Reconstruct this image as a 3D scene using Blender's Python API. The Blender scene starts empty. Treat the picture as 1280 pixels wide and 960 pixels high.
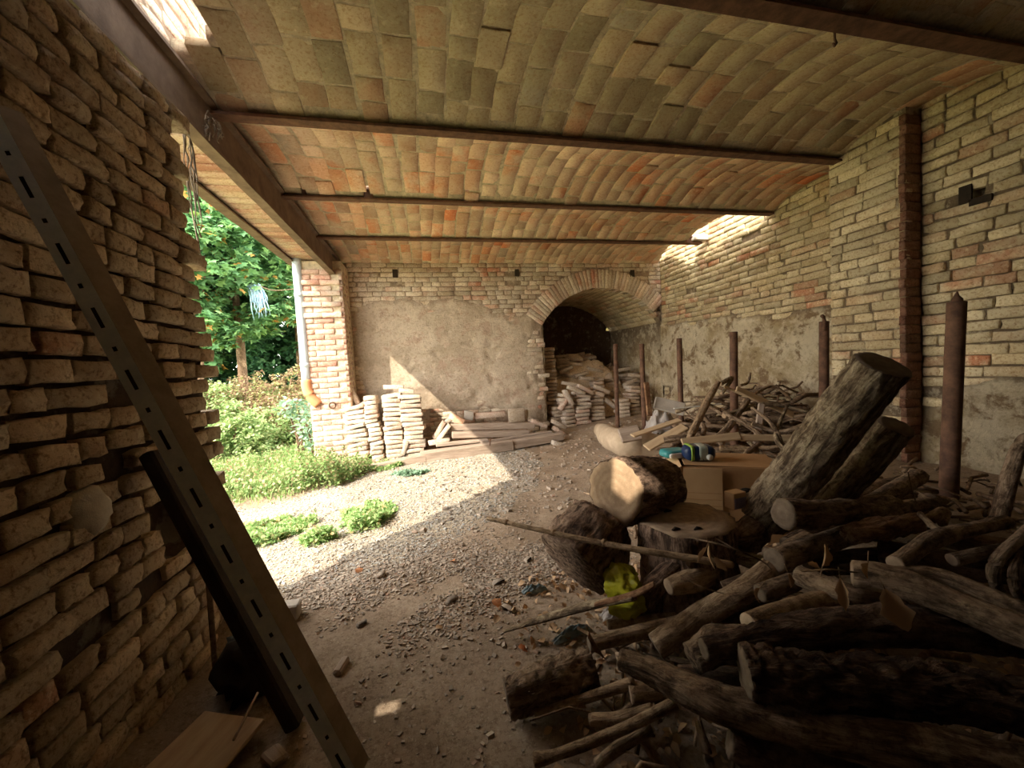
import bpy, math, random
import numpy as np
from mathutils import Matrix, Vector, noise as mn
rnd = random.Random(7); rs = np.random.RandomState(7)
S = bpy.context.scene; C = S.collection

# ------------------------------------------------------------------ camera
YAW, PITCH, ROLL, FPX, HC = 0.2172, 0.051, -0.0561, 479.5, 1.32
F = Vector((math.sin(YAW)*math.cos(PITCH), math.cos(YAW)*math.cos(PITCH), -math.sin(PITCH)))
R0 = Vector((math.cos(YAW), -math.sin(YAW), 0)); U0 = R0.cross(F)
RR = math.cos(ROLL)*R0 + math.sin(ROLL)*U0; UU = -math.sin(ROLL)*R0 + math.cos(ROLL)*U0
CP = Vector((0, 0, HC))
cd = bpy.data.cameras.new('camera'); cam = bpy.data.objects.new('camera', cd); C.objects.link(cam)
cd.sensor_fit = 'HORIZONTAL'; cd.sensor_width = 36; cd.lens = FPX/1280*36; cd.clip_start = .02; cd.clip_end = 200
cam.matrix_world = Matrix(((RR.x, UU.x, -F.x, CP.x), (RR.y, UU.y, -F.y, CP.y), (RR.z, UU.z, -F.z, CP.z), (0, 0, 0, 1)))
S.camera = cam
# ------------------------------------------------------------------ light, exposure
w = bpy.data.worlds.new('sky'); S.world = w; w.use_nodes = True
wn = w.node_tree; wn.nodes.clear()
bg = wn.nodes.new('ShaderNodeBackground'); wo = wn.nodes.new('ShaderNodeOutputWorld')
bg.inputs[0].default_value = (1.0, .955, .90, 1); bg.inputs[1].default_value = 4.1
wn.links.new(bg.outputs[0], wo.inputs[0])
sl = bpy.data.lights.new('sun', 'SUN'); sl.energy = 4.2; sl.angle = math.radians(.6); sl.color = (1, .90, .74)
so = bpy.data.objects.new('sun', sl); C.objects.link(so)
so.rotation_euler = Vector((1, .9, -1.07)).to_track_quat('-Z', 'Y').to_euler()
S.view_settings.view_transform = 'Standard'; S.view_settings.look = 'None'; S.view_settings.gamma = 1
S.view_settings.exposure = 1.12
S.cycles.max_bounces = 10; S.cycles.diffuse_bounces = 7; S.cycles.use_denoising = True
S.cycles.sample_clamp_indirect = 8; S.cycles.caustics_reflective = False; S.cycles.caustics_refractive = False
pl = bpy.data.lights.new('doorway_portal', 'AREA'); pl.shape = 'RECTANGLE'; pl.size = 4.3; pl.size_y = 2.95; pl.cycles.is_portal = True
po = bpy.data.objects.new('doorway_portal', pl); C.objects.link(po); po.location = (-1.9, 4.4, 1.48); po.rotation_euler = (math.pi/2, 0, -math.pi/2)

# ------------------------------------------------------------------ pixel helpers (1280x960 photograph -> points in the room)
def ray(px, py): return F + RR*((px-640)/FPX) + UU*((480-py)/FPX)
def W(px, py, d): return CP + ray(px, py)*d
def Z(px, py, z): r = ray(px, py); return CP + r*((z-HC)/r.z)
def DZ(px, py, z): return (z-HC)/ray(px, py).z
def atX(px, py, x): r = ray(px, py); return CP + r*(x/r.x)
def atY(px, py, y): r = ray(px, py); return CP + r*(y/r.y)

# ------------------------------------------------------------------ materials
class NT:
    def __init__(s, name):
        s.m = bpy.data.materials.new(name); s.m.use_nodes = True; s.t = s.m.node_tree; s.t.nodes.clear()
        s.o = s.n('OutputMaterial'); s.b = s.n('BsdfPrincipled'); s.l(s.b, 0, s.o, 0)
        s.b.inputs['Specular IOR Level'].default_value = .25
    def n(s, k, **kw):
        x = s.t.nodes.new('ShaderNode'+k)
        for a, v in kw.items(): setattr(x, a, v)
        return x
    def l(s, a, i, b, j): s.t.links.new(a.outputs[i], b.inputs[j])
    def pos(s, scale=(1, 1, 1), obj=False):
        g = s.n('TexCoord') if obj else s.n('NewGeometry'); m = s.n('Mapping'); m.inputs['Scale'].default_value = scale
        s.l(g, 'Object' if obj else 'Position', m, 0); return m
    def noise(s, sc, det=4, rough=.6, scale=(1, 1, 1), obj=False, dist=0):
        x = s.n('TexNoise'); x.inputs['Scale'].default_value = sc; x.inputs['Detail'].default_value = det
        x.inputs['Roughness'].default_value = rough; x.inputs['Distortion'].default_value = dist
        s.l(s.pos(scale, obj), 0, x, 'Vector'); return x
    def ramp(s, src, i, stops, mode='LINEAR'):
        r = s.n('ValToRGB'); e = r.color_ramp.elements; r.color_ramp.interpolation = mode
        while len(e) < len(stops): e.new(.5)
        for k, (p, c) in enumerate(stops):
            e[k].position = p; e[k].color = (*c, 1) if len(c) == 3 else c
        s.l(src, i, r, 0); return r
    def mix(s, fac, a, b, mode='MIX'):
        x = s.n('Mix', data_type='RGBA', blend_type=mode)
        for v, k in ((fac, 0), (a, 6), (b, 7)):
            if isinstance(v, tuple) and isinstance(v[0], bpy.types.Node): s.l(v[0], v[1], x, k)
            elif isinstance(v, bpy.types.Node): s.l(v, 0, x, k)
            elif k == 0: x.inputs[0].default_value = v
            else: x.inputs[k].default_value = (*v, 1)
        return (x, 2)
    def math(s, op, a, b=0.):
        x = s.n('Math', operation=op)
        for v, k in ((a, 0), (b, 1)):
            if isinstance(v, tuple): s.l(v[0], v[1], x, k)
            elif isinstance(v, bpy.types.Node): s.l(v, 0, x, k)
            else: x.inputs[k].default_value = v
        return x
    def rand(s):
        o = s.n('ObjectInfo'); g = s.n('NewGeometry')
        return s.math('FRACT', s.math('ADD', (o, 'Random'), (g, 'Random Per Island')))
    def fin(s, col, rough=.9, bump=None, bs=.4, bd=.01):
        s.l(col[0], col[1], s.b, 'Base Color') if isinstance(col, tuple) else s.l(col, 0, s.b, 'Base Color')
        s.b.inputs['Roughness'].default_value = rough
        if bump is not None:
            b = s.n('Bump'); b.inputs['Strength'].default_value = bs; b.inputs['Distance'].default_value = bd
            s.l(bump, 0, b, 'Height'); s.l(b, 0, s.b, 'Normal')
        return s.m
def F3(r, g, b, k=1.): return (r*k, g*k, b*k)
BR = [(0, (.36, .27, .17)), (.3, (.47, .36, .23)), (.5, (.42, .30, .19)), (.68, (.52, .41, .27)), (.82, (.46, .25, .15)), (.93, (.52, .22, .12)), (1, (.58, .47, .33))]
def brick_mat(name, stops, dust, dlo, dhi, dsc=3, bs=.5, dark=.35, k=1.):
    t = NT(name); r = t.rand()
    c = t.ramp(r, 0, [(p, F3(*q, k)) for p, q in stops])
    n1 = t.noise(dsc, 5, .65); d = t.ramp(n1, 0, [(dlo, (0, 0, 0)), (dhi, (1, 1, 1))])
    c2 = t.mix(d, c, dust)
    n2 = t.noise(55, 5, .7); d2 = t.ramp(n2, 0, [(.36, (dark, dark*.8, dark*.65)), (.50, (1, 1, 1))])
    c3 = t.mix(.85, c2, d2, 'MULTIPLY'); c3 = t.mix(t.ramp(t.noise(22, 5, .75), 0, [(.55, (0, 0, 0)), (.66, (.6, .6, .6))]), c3, F3(*dust, 1.25))
    v = t.ramp(t.math('FRACT', t.math('MULTIPLY', r, 7.31)), 0, [(0, (.72, .72, .72)), (1, (1.12, 1.12, 1.12))])
    c4 = t.mix(1., c3, v, 'MULTIPLY')
    return t.fin(c4, .93, t.noise(45, 7, .75), bs, .012)
M = {}
M['brick_left'] = brick_mat('dusty_tan_brick', [(0, (.50, .36, .23)), (.4, (.62, .47, .31)), (.7, (.57, .40, .26)), (.88, (.66, .51, .35)), (.96, (.50, .26, .16)), (1, (.68, .56, .40))], (.66, .54, .39), .42, .62, 5, 1., .42)
M['brick_right'] = brick_mat('limewashed_yellow_brick', [(0, (.54, .42, .24)), (.4, (.62, .50, .30)), (.75, (.55, .41, .24)), (.90, (.52, .30, .18)), (.96, (.54, .22, .11)), (1, (.68, .57, .36))], (.70, .59, .38), .45, .62, 2.2, .7, .6)
M['brick_far'] = brick_mat('limewashed_pink_brick', [(0, (.52, .41, .28)), (.4, (.60, .48, .35)), (.7, (.56, .38, .27)), (.86, (.55, .31, .21)), (.94, (.5, .22, .14)), (1, (.68, .57, .42))], (.70, .60, .46), .42, .6, 2.5, .5, .5)
M['brick_ceiling'] = brick_mat('olive_vault_brick', [(0, (.34, .28, .18)), (.3, (.42, .33, .21)), (.6, (.50, .40, .26)), (.84, (.46, .31, .20)), (.97, (.50, .27, .16)), (1, (.46, .42, .32))], (.54, .45, .30), .46, .66, 2.2, .5, .72, 1.12)  # dull olive brown brick of the nearer bays
M['brick_ceiling_orange'] = brick_mat('orange_vault_brick', [(0, (.56, .37, .24)), (.3, (.66, .40, .26)), (.6, (.72, .48, .32)), (.75, (.68, .35, .20)), (.93, (.72, .25, .11)), (.97, (.42, .38, .30)), (1, (.66, .50, .36))], (.74, .56, .40), .42, .58, 1.5, .5, .75)
M['brick_pink'] = brick_mat('washed_pink_pier_brick', [(0, (.54, .30, .23)), (.4, (.60, .40, .31)), (.7, (.52, .26, .19)), (1, (.64, .50, .39))], (.66, .53, .42), .44, .6, 3, .4, .6)
M['brick_red_shaded'] = brick_mat('shaded_red_pier_brick', [(0, (.20, .09, .055)), (.5, (.26, .13, .08)), (1, (.22, .12, .075))], (.3, .2, .13), .6, .85, 3, .6, .4)  # pier return: reddish brick with its shade put into the colour
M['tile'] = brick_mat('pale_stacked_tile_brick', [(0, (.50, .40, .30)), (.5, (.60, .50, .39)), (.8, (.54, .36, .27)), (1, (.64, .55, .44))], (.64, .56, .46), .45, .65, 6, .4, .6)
M['tile_brown_dim'] = brick_mat('grey_brown_dim_stacked_brick', [(0, (.36, .27, .18)), (.5, (.46, .36, .26)), (1, (.52, .42, .31))], (.52, .43, .33), .45, .65, 6, .4, .5)  # grey brown tile; as a darker copy it paints the tunnel's shade

def mortar_mat(name, mcol, pcol, p2, stain):
    t = NT(name); a = t.n('Attribute'); a.attribute_name = 'mask'
    n1 = t.noise(1.6, 6, .65); n2 = t.noise(12, 6, .7)
    pc = t.mix(t.ramp(n1, 0, [(.42, (0, 0, 0)), (.56, (1, 1, 1))]), pcol, p2)
    pc = t.mix(t.ramp(t.noise(4.2, 5, .7, dist=.4), 0, [(.52, (0, 0, 0)), (.60, (1, 1, 1))]), pc, stain)
    mc = t.mix(t.ramp(n2, 0, [(.3, (0, 0, 0)), (.7, (1, 1, 1))]), F3(*mcol, .7), F3(*mcol, 1.25))
    c = t.mix((a, 'Fac'), mc, pc)
    c = t.mix(.7, c, t.ramp(t.noise(26, 6, .75), 0, [(.36, (.62, .56, .5)), (.50, (1, 1, 1))]), 'MULTIPLY'); c = t.mix(t.ramp(t.noise(7, 6, .7), 0, [(.54, (0, 0, 0)), (.62, (.55, .55, .55))]), c, F3(*p2, 1.15))
    return t.fin(c, .95, t.noise(38, 7, .8), 1., .03)
M['mortar_left'] = mortar_mat('brown_mortar', (.10, .062, .038), (.4, .35, .27), (.3, .26, .2), (.2, .15, .1))
M['mortar_far'] = mortar_mat('tan_plaster_and_mortar', (.36, .27, .19), (.54, .43, .31), (.68, .56, .42), (.55, .40, .29))
M['mortar_right'] = mortar_mat('yellow_plaster_and_mortar', (.26, .19, .12), (.48, .36, .20), (.72, .61, .42), (.30, .20, .11))
M['mortar_ceiling'] = mortar_mat('yellow_vault_mortar', (.80, .67, .48), (.5, .4, .26), (.5, .4, .26), (.4, .3, .2))

def simple(name, c1, c2, sc=8, rough=.8, bs=.3, bd=.01, bsc=None, metal=0, scale=(1, 1, 1), obj=False):
    t = NT(name); n = t.noise(sc, 6, .7, scale, obj)
    c = t.ramp(n, 0, [(.35, c1), (.65, c2)]); t.b.inputs['Metallic'].default_value = metal
    return t.fin(c, rough, t.noise(bsc or sc*4, 6, .7, scale, obj), bs, bd)
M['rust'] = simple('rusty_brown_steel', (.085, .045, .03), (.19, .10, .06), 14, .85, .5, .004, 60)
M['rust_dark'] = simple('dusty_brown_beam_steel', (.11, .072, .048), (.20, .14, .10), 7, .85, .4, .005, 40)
M['rust_sunlit'] = simple('dusty_beam_steel_painted_sun', (.13, .088, .062), (.22, .155, .11), 7, .85, .4, .005, 40)  # lighter copy of the beam steel, sunlight put into its colour
M['steel'] = simple('lit_slotted_steel', (.60, .66, .70), (.76, .80, .82), 30, .6, .15, .002, 80, 0)  # slotted face lightened and blued: light put into the colour
M['concrete'] = simple('grey_concrete', (.42, .37, .31), (.58, .52, .45), 6, .95, .5, .01)
M['cardboard'] = simple('brown_cardboard', (.36, .20, .09), (.46, .27, .13), 3, .85, .1, .003)
M['cardboard_light'] = simple('light_cardboard', (.46, .29, .14), (.56, .37, .20), 3, .85, .1, .003)
M['canvas'] = simple('dusty_tan_canvas', (.36, .27, .18), (.52, .40, .28), 5, .95, .5, .01)
M['plank'] = simple('sawn_tan_plank', (.42, .29, .17), (.56, .41, .25), 4, .85, .3, .004, 18, 0, (1, 6, 6), True)
M['plank_old'] = simple('weathered_grey_timber', (.27, .20, .15), (.46, .36, .28), 5, .9, .6, .01, 22, 0, (.6, 6, 6), True)
M['shaded_flange'] = simple('brown_shaded_steel', (.24, .18, .13), (.36, .28, .21), 12, .8, .2, .003, 60)  # plain flange of the same upright, its shade put into the colour
M['black_and_shade'] = simple('near_black_and_painted_shade', (.02, .014, .01), (.05, .034, .022), 5, .95, .6, .01, 22)  # strip and bundle black; also painted shade of sockets, slots and hand holes
M['stone'] = simple('dark_gravel', (.2, .17, .14), (.34, .29, .24), 18, .9, .2, .004)
M['web'] = simple('dusty_cobweb', (.16, .12, .09), (.28, .23, .17), 30, .95, .2, .004)
M['pipe_blue'] = simple('pale_blue_zinc_pipe', (.50, .58, .64), (.60, .67, .72), 5, .45, .05, .002, None, .2)
M['pipe_orange'] = simple('orange_terracotta_pipe', (.62, .26, .12), (.70, .32, .16), 5, .7, .1, .002)
M['white'] = simple('off_white_plastic', (.68, .66, .60), (.80, .78, .72), 9, .5, .1, .002)
M['bag_clear'] = simple('cloudy_grey_plastic', (.33, .29, .26), (.48, .43, .38), 6, .35, .4, .01)
M['bag_blue'] = simple('dirty_blue_grey_plastic', (.10, .14, .15), (.22, .28, .29), 9, .35, .4, .01)
M['rag'] = simple('faded_blue_rag', (.25, .45, .62), (.50, .68, .82), 14, .8, .3, .01)
M['teal'] = simple('teal_film', (.05, .26, .27), (.09, .34, .34), 5, .35, .2, .004)
M['navy'] = simple('navy_film', (.01, .022, .07), (.02, .04, .11), 6, .3, .3, .004)
M['lime'] = simple('lime_film', (.22, .36, .05), (.30, .44, .08), 6, .35, .2, .004)
M['greyfilm'] = simple('grey_window_film', (.28, .32, .26), (.45, .48, .4), 20, .35, .2, .004)
M['lilac'] = simple('lilac_print', (.16, .15, .24), (.3, .27, .36), 30, .6, .1, .002)
t = NT('translucent_yellow_plastic'); n = t.noise(14, 4, .6)
c = t.ramp(n, 0, [(.3, (.30, .30, .01)), (.7, (.68, .66, .05))]); M['yellow'] = t.fin(c, .22, t.noise(20, 4, .6), .6, .01)
t.b.inputs['Transmission Weight'].default_value = .25

def bark_mat(name, c1, c2, c3, lich=.0, fs=1.):
    """furrowed bark; attribute 'grain' = point on the log's own unrolled surface"""
    t = NT(name); at_ = t.n('Attribute'); at_.attribute_name = 'grain'
    def gn(sc, det, rough, dist):
        x = t.n('TexNoise'); x.inputs['Scale'].default_value = sc; x.inputs['Detail'].default_value = det; x.inputs['Roughness'].default_value = rough; x.inputs['Distortion'].default_value = dist
        t.l(at_, 'Vector', x, 'Vector'); return x
    n = gn(34*fs, 7, .7, .5); n2 = t.noise(5, 6, .7)
    c = t.ramp(n, 0, [(.40, c1), (.50, c2), (.60, c3)])
    c = t.mix(t.ramp(n2, 0, [(.52-lich, (0, 0, 0)), (.62-lich, (.7, .7, .7))]), c, F3(*c3, 1.15))
    c = t.mix(.8, c, t.ramp(t.noise(30, 5, .75), 0, [(.40, (.45, .4, .36)), (.52, (1, 1, 1))]), 'MULTIPLY')
    return t.fin(c, .95, n, 1., .035)
M['bark'] = bark_mat('brown_bark', (.09, .056, .033), (.24, .16, .10), (.42, .30, .195))
M['bark_dark'] = bark_mat('dark_rotten_bark', (.045, .026, .017), (.11, .068, .043), (.22, .14, .09))
M['bark_grey'] = bark_mat('lichened_grey_bark', (.09, .06, .036), (.24, .17, .105), (.48, .385, .25), .0)
M['bark_smooth'] = bark_mat('smooth_tan_bark', (.22, .14, .08), (.36, .245, .145), (.50, .36, .225))
M['bark_root'] = bark_mat('fibrous_dark_brown_bark', (.06, .036, .024), (.19, .12, .08), (.40, .27, .19))
M['bark_red'] = bark_mat('reddish_broken_wood', (.14, .065, .032), (.26, .135, .07), (.40, .24, .13))
def cut_mat(name, c1, c2):
    t = NT(name); m = t.pos((1, 1, 1), True); wv = t.n('TexWave'); wv.wave_type = 'RINGS'; wv.rings_direction = 'Z'
    wv.inputs['Scale'].default_value = 9; wv.inputs['Distortion'].default_value = 3; wv.inputs['Detail'].default_value = 3
    t.l(m, 0, wv, 'Vector'); c = t.mix(.35, t.ramp(t.noise(11, 6, .75), 0, [(.3, F3(*c1, .75)), (.65, c2)]), t.ramp(wv, 0, [(.2, c1), (.8, c2)]))
    c = t.mix(t.ramp(t.noise(9, 5, .7), 0, [(.35, (0, 0, 0)), (.75, (1, 1, 1))]), c, F3(*c1, .7))
    return t.fin(c, .9, t.noise(60, 5, .7), .5, .006)
M['cut'] = cut_mat('sawn_end_grain', (.34, .22, .13), (.48, .34, .21))
M['cut_dark'] = cut_mat('greyed_end_grain', (.15, .105, .07), (.25, .185, .13))
M['cut_mid'] = cut_mat('dusty_brown_end_grain', (.27, .185, .12), (.42, .30, .20))
M['cut_pale'] = cut_mat('pale_sawn_end_grain', (.46, .33, .21), (.62, .47, .33))

def leaf_mat(name, stops, tr=.35):
    t = NT(name); r = t.rand(); c = t.ramp(r, 0, stops)
    t.fin(c, .6); tb = t.n('BsdfTranslucent'); t.l(c, 0, tb, 0); mx = t.n('MixShader'); mx.inputs[0].default_value = tr
    t.l(t.b, 0, mx, 1); t.l(tb, 0, mx, 2); t.l(mx, 0, t.o, 0); return t.m
M['leaf_tree'] = leaf_mat('maple_green_leaf', [(0, (.10, .23, .10)), (.45, (.17, .36, .15)), (.8, (.28, .50, .22)), (.95, (.30, .50, .16)), (.965, (.60, .30, .08)), (1, (.62, .36, .12))])
M['leaf_dark'] = leaf_mat('deep_green_leaf', [(0, (.05, .13, .07)), (.6, (.09, .24, .11)), (1, (.18, .36, .16))])
M['leaf_bush'] = leaf_mat('bright_bush_leaf', [(0, (.20, .32, .12)), (.5, (.32, .45, .18)), (1, (.52, .56, .28))])
M['leaf_dry'] = leaf_mat('dry_undergrowth', [(0, (.24, .15, .09)), (.5, (.38, .26, .17)), (.8, (.30, .36, .12)), (1, (.48, .38, .22))])
M['leaf_blue'] = leaf_mat('blue_green_leaf', [(0, (.20, .34, .22)), (1, (.36, .50, .36))])
M['grass'] = leaf_mat('meadow_grass', [(0, (.17, .29, .09)), (.45, (.26, .39, .13)), (.75, (.38, .46, .19)), (.88, (.47, .39, .22)), (1, (.47, .32, .2))], .3)
M['weed'] = leaf_mat('gravel_weed', [(0, (.22, .38, .12)), (.5, (.32, .48, .18)), (.85, (.46, .56, .26)), (1, (.55, .40, .2))], .3)
M['dead_leaf'] = leaf_mat('curled_dead_leaf', [(0, (.46, .29, .15)), (1, (.64, .44, .26))], .2)
M['orange_leaf'] = leaf_mat('fallen_orange_leaf', [(0, (.5, .18, .07)), (1, (.62, .30, .14))], .2)

t = NT('dirt_and_gravel_floor')                                    # earth floor; attribute 'mask' = pale gravel, sunlit area put into its colour
a = t.n('Attribute'); a.attribute_name = 'mask'
e = t.ramp(t.noise(2.2, 7, .65), 0, [(.3, (.26, .185, .12)), (.5, (.37, .275, .19)), (.7, (.48, .375, .27))])
g = t.ramp(t.noise(60, 4, .8), 0, [(.38, (.31, .265, .20)), (.5, (.43, .37, .285)), (.62, (.54, .475, .38))])
g = t.mix(t.ramp(t.noise(1.5, 5, .6), 0, [(.4, (0, 0, 0)), (.62, (1, 1, 1))]), g, (.60, .50, .36))
c = t.mix((a, 'Fac'), e, g); c = t.mix(.7, c, t.ramp(t.noise(38, 6, .8), 0, [(.40, (.5, .45, .4)), (.52, (1, 1, 1))]), 'MULTIPLY'); c = t.mix(t.ramp(t.noise(70, 4, .8), 0, [(.58, (0, 0, 0)), (.64, (.5, .5, .5))]), c, (.60, .50, .38))
M['floor'] = t.fin(c, .95, t.noise(50, 7, .8), .8, .02)
M['soil'] = simple('grassy_soil', (.20, .22, .08), (.34, .36, .14), 5, .95, .5, .02)
t = NT('pale_gravel'); c = t.ramp(t.rand(), 0, [(0, (.22, .20, .17)), (.4, (.37, .335, .28)), (.8, (.50, .455, .38)), (1, (.36, .39, .40))]); M['gravel'] = t.fin(c, .9)
t = NT('floor_gravel'); c = t.ramp(t.rand(), 0, [(0, (.24, .195, .15)), (.5, (.35, .285, .22)), (.9, (.46, .375, .29)), (1, (.42, .27, .19))]); M['gravel_in'] = t.fin(c, .9)

# ------------------------------------------------------------------ mesh helpers
def tag(o, label=None, cat=None, group=None, kind=None):
    for k, v in (('label', label), ('category', cat), ('group', group), ('kind', kind)):
        if v: o[k] = v
    return o
def mesh(name, v, f, m=None, smooth=True, mask=None):
    me = bpy.data.meshes.new(name); me.from_pydata([tuple(x) for x in v] if not isinstance(v, np.ndarray) else v.tolist(), [], f if isinstance(f, list) else f.tolist())
    if smooth: me.polygons.foreach_set('use_smooth', [True]*len(me.polygons))
    if mask is not None: me.attributes.new('mask', 'FLOAT', 'POINT').data.foreach_set('value', np.asarray(mask, dtype=np.float32))
    if m: me.materials.append(m)
    me.update(); return me
def link(name, me, parent=None, loc=None, mat=None):
    o = bpy.data.objects.new(name, me); C.objects.link(o)
    if parent: o.parent = parent
    if mat is not None: o.matrix_local = mat
    elif loc is not None: o.location = loc
    return o
def empty(name, loc, rz=0): o = bpy.data.objects.new(name, None); C.objects.link(o); o.location = loc; o.rotation_euler.z = rz; return o
def fast_mesh(name, V, Fq, m, smooth=True):                        # V (n,3), Fq (k,3|4): large joined meshes
    me = bpy.data.meshes.new(name); n = Fq.shape[1]
    me.vertices.add(len(V)); me.vertices.foreach_set('co', V.astype(np.float32).ravel())
    me.loops.add(Fq.size); me.loops.foreach_set('vertex_index', Fq.astype(np.int32).ravel())
    me.polygons.add(len(Fq)); me.polygons.foreach_set('loop_start', np.arange(0, Fq.size, n, dtype=np.int32))
    me.polygons.foreach_set('use_smooth', np.full(len(Fq), smooth)); me.materials.append(m); me.update(calc_edges=True); me.validate(); return me
def batch(name, tv, tf, mats, m, smooth=True):                     # template (verts, quads/tris) x list of 4x4
    A = np.array([np.array(x) for x in mats]); tv = np.asarray(tv, float); n = len(tv)
    V = np.einsum('kij,nj->kni', A[:, :3, :3], tv) + A[:, None, :3, 3]
    Fq = (np.asarray(tf)[None] + (np.arange(len(A))*n)[:, None, None]).reshape(-1, np.asarray(tf).shape[1])
    return fast_mesh(name, V.reshape(-1, 3), Fq, m, smooth)
def fb(p, s, o=3): return mn.fractal(Vector(p)*s, 1., 2., o)

def brick_geo(L, H, D, r, ero=.006, ch=.010):
    """box with a rounded, eroded front (front faces -y at y=0, back at y=D)"""
    xs = [-L/2+ch*.3, -L/6, L/6, L/2-ch*.3]; zs = [-H/2+ch*.3, 0, H/2-ch*.3]
    v = []; f = []
    def put(x, y, z): v.append((x, y, z)); return len(v)-1
    g = [[put(x+r.uniform(-1, 1)*ero*.8, r.uniform(-.5, 1)*ero+(ch*.9 if i in (0, 3) else 0)*.6+(ch*.9 if k in (0, 2) else 0)*.5, z+r.uniform(-1, 1)*ero*.6) for k, z in enumerate(zs)] for i, x in enumerate(xs)]
    for i in range(3):
        for k in range(2): f.append((g[i][k], g[i+1][k], g[i+1][k+1], g[i][k+1]))
    ring = [g[i][0] for i in range(4)]+[g[3][1]]+[g[i][2] for i in (3, 2, 1, 0)]+[g[0][1]]
    def outer(i, y, e):
        x, _, z = v[i]; sx = -1 if i in (ring[0], ring[9], ring[8]) else (1 if i in ring[3:6] else 0)
        sz = -1 if i in ring[:4] else (1 if i in ring[5:9] else 0)
        return put(x+sx*ch*.6+r.uniform(-1, 1)*e*.4, y, z+sz*ch*.6+r.uniform(-1, 1)*e*.4)
    r1 = [outer(i, ch*1.4, ero) for i in ring]; r2 = [outer(i, D, 0) for i in ring]
    for a, b in ((ring, r1), (r1, r2)):
        for j in range(10): k = (j+1) % 10; f.append((a[j], b[j], b[k], a[k]))
    return v, f
BV = {}
def variants(key, sizes, m, ero, ch, n=7, D=.06, bend=0):
    def g(L, H):
        v, f = brick_geo(L, H, D, rnd, ero, ch); return [(x, y-bend*x*x/2, z) for x, y, z in v], f
    BV[key] = {s: [(mesh('brick', *g(L, H), m), g(L, H)) for _ in range(n)] for s, (L, H) in sizes.items()}
def put_bricks(root, key, items, m, cap=300, far=None):
    """items: (size key, 4x4). Nearest `cap` become parts, the rest one part of kind stuff"""
    items = sorted(items, key=lambda it: (it[1].translation-CP).length + (6 if (it[1].translation-CP).dot(F) < .3 else 0))
    for s, mt in items[:cap]: link('brick', rnd.choice(BV[key][s])[0], root, mat=mt)
    rest = items[cap:]
    if rest:
        by = {}
        for s, mt in rest: by.setdefault((s, rnd.randrange(len(BV[key][s]))), []).append(mt)
        Vs, Fs, n = [], [], 0
        for (s, k), ms in by.items():
            tv, tf = BV[key][s][k][1]; A = np.array([np.array(x) for x in ms])
            V = np.einsum('kij,nj->kni', A[:, :3, :3], np.array(tv)) + A[:, None, :3, 3]
            Fs.append((np.array(tf)[None]+(np.arange(len(A))*len(tv))[:, None, None]).reshape(-1, 4)+n); V = V.reshape(-1, 3); n += len(V); Vs.append(V)
        tag(link('brickwork', fast_mesh('brickwork', np.vstack(Vs), np.vstack(Fs), m), root), kind='stuff')

FR = {'left': lambda x0: Matrix(((0, -1, 0, x0), (1, 0, 0, 0), (0, 0, 1, 0), (0, 0, 0, 1))),      # local x = +Y, faces +X
      'right': lambda x0: Matrix(((0, 1, 0, x0), (-1, 0, 0, 0), (0, 0, 1, 0), (0, 0, 0, 1))),     # local x = -Y, faces -X
      'far': lambda y0: Matrix(((1, 0, 0, 0), (0, 1, 0, y0), (0, 0, 1, 0), (0, 0, 0, 1)))}        # local x = +X, faces -Y
def courses(fr, u0, u1, z0, z1, pitch, sizes, ok, r, proud=.012, tilt=1.2, skip=0., wob=.006, gap=(.006, .022)):
    out = []; z = z0+pitch/2; k = 0
    while z < z1:
        u = u0; first = True
        while u1-u > .05:
            s = r.choice(list(sizes)); L = sizes[s][0]; Le = L*r.uniform(.4, 1.) if first else L; first = False
            if u1-u-Le < .07: Le = min(u1-u, L*1.25)
            uc = u+Le/2; u += Le+r.uniform(*gap)
            zz = z + math.sin(uc*1.7+k*.3)*wob + r.uniform(-1, 1)*.003
            if not ok(uc, zz) or r.random() < skip: continue
            out.append((s, fr @ Matrix.Translation((uc, -proud*r.uniform(.1, 1.6), zz)) @ Matrix.Rotation(math.radians(r.gauss(0, tilt)), 4, 'Y') @ Matrix.Rotation(math.radians(r.gauss(0, tilt*1.1)), 4, 'Z') @ Matrix.Rotation(math.radians(r.gauss(0, tilt*1.2)), 4, 'X') @ Matrix.Diagonal((Le/L*r.uniform(.97, 1.01), 1, r.uniform(.92, 1.04), 1))))
        z += pitch; k += 1
    return out
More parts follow.
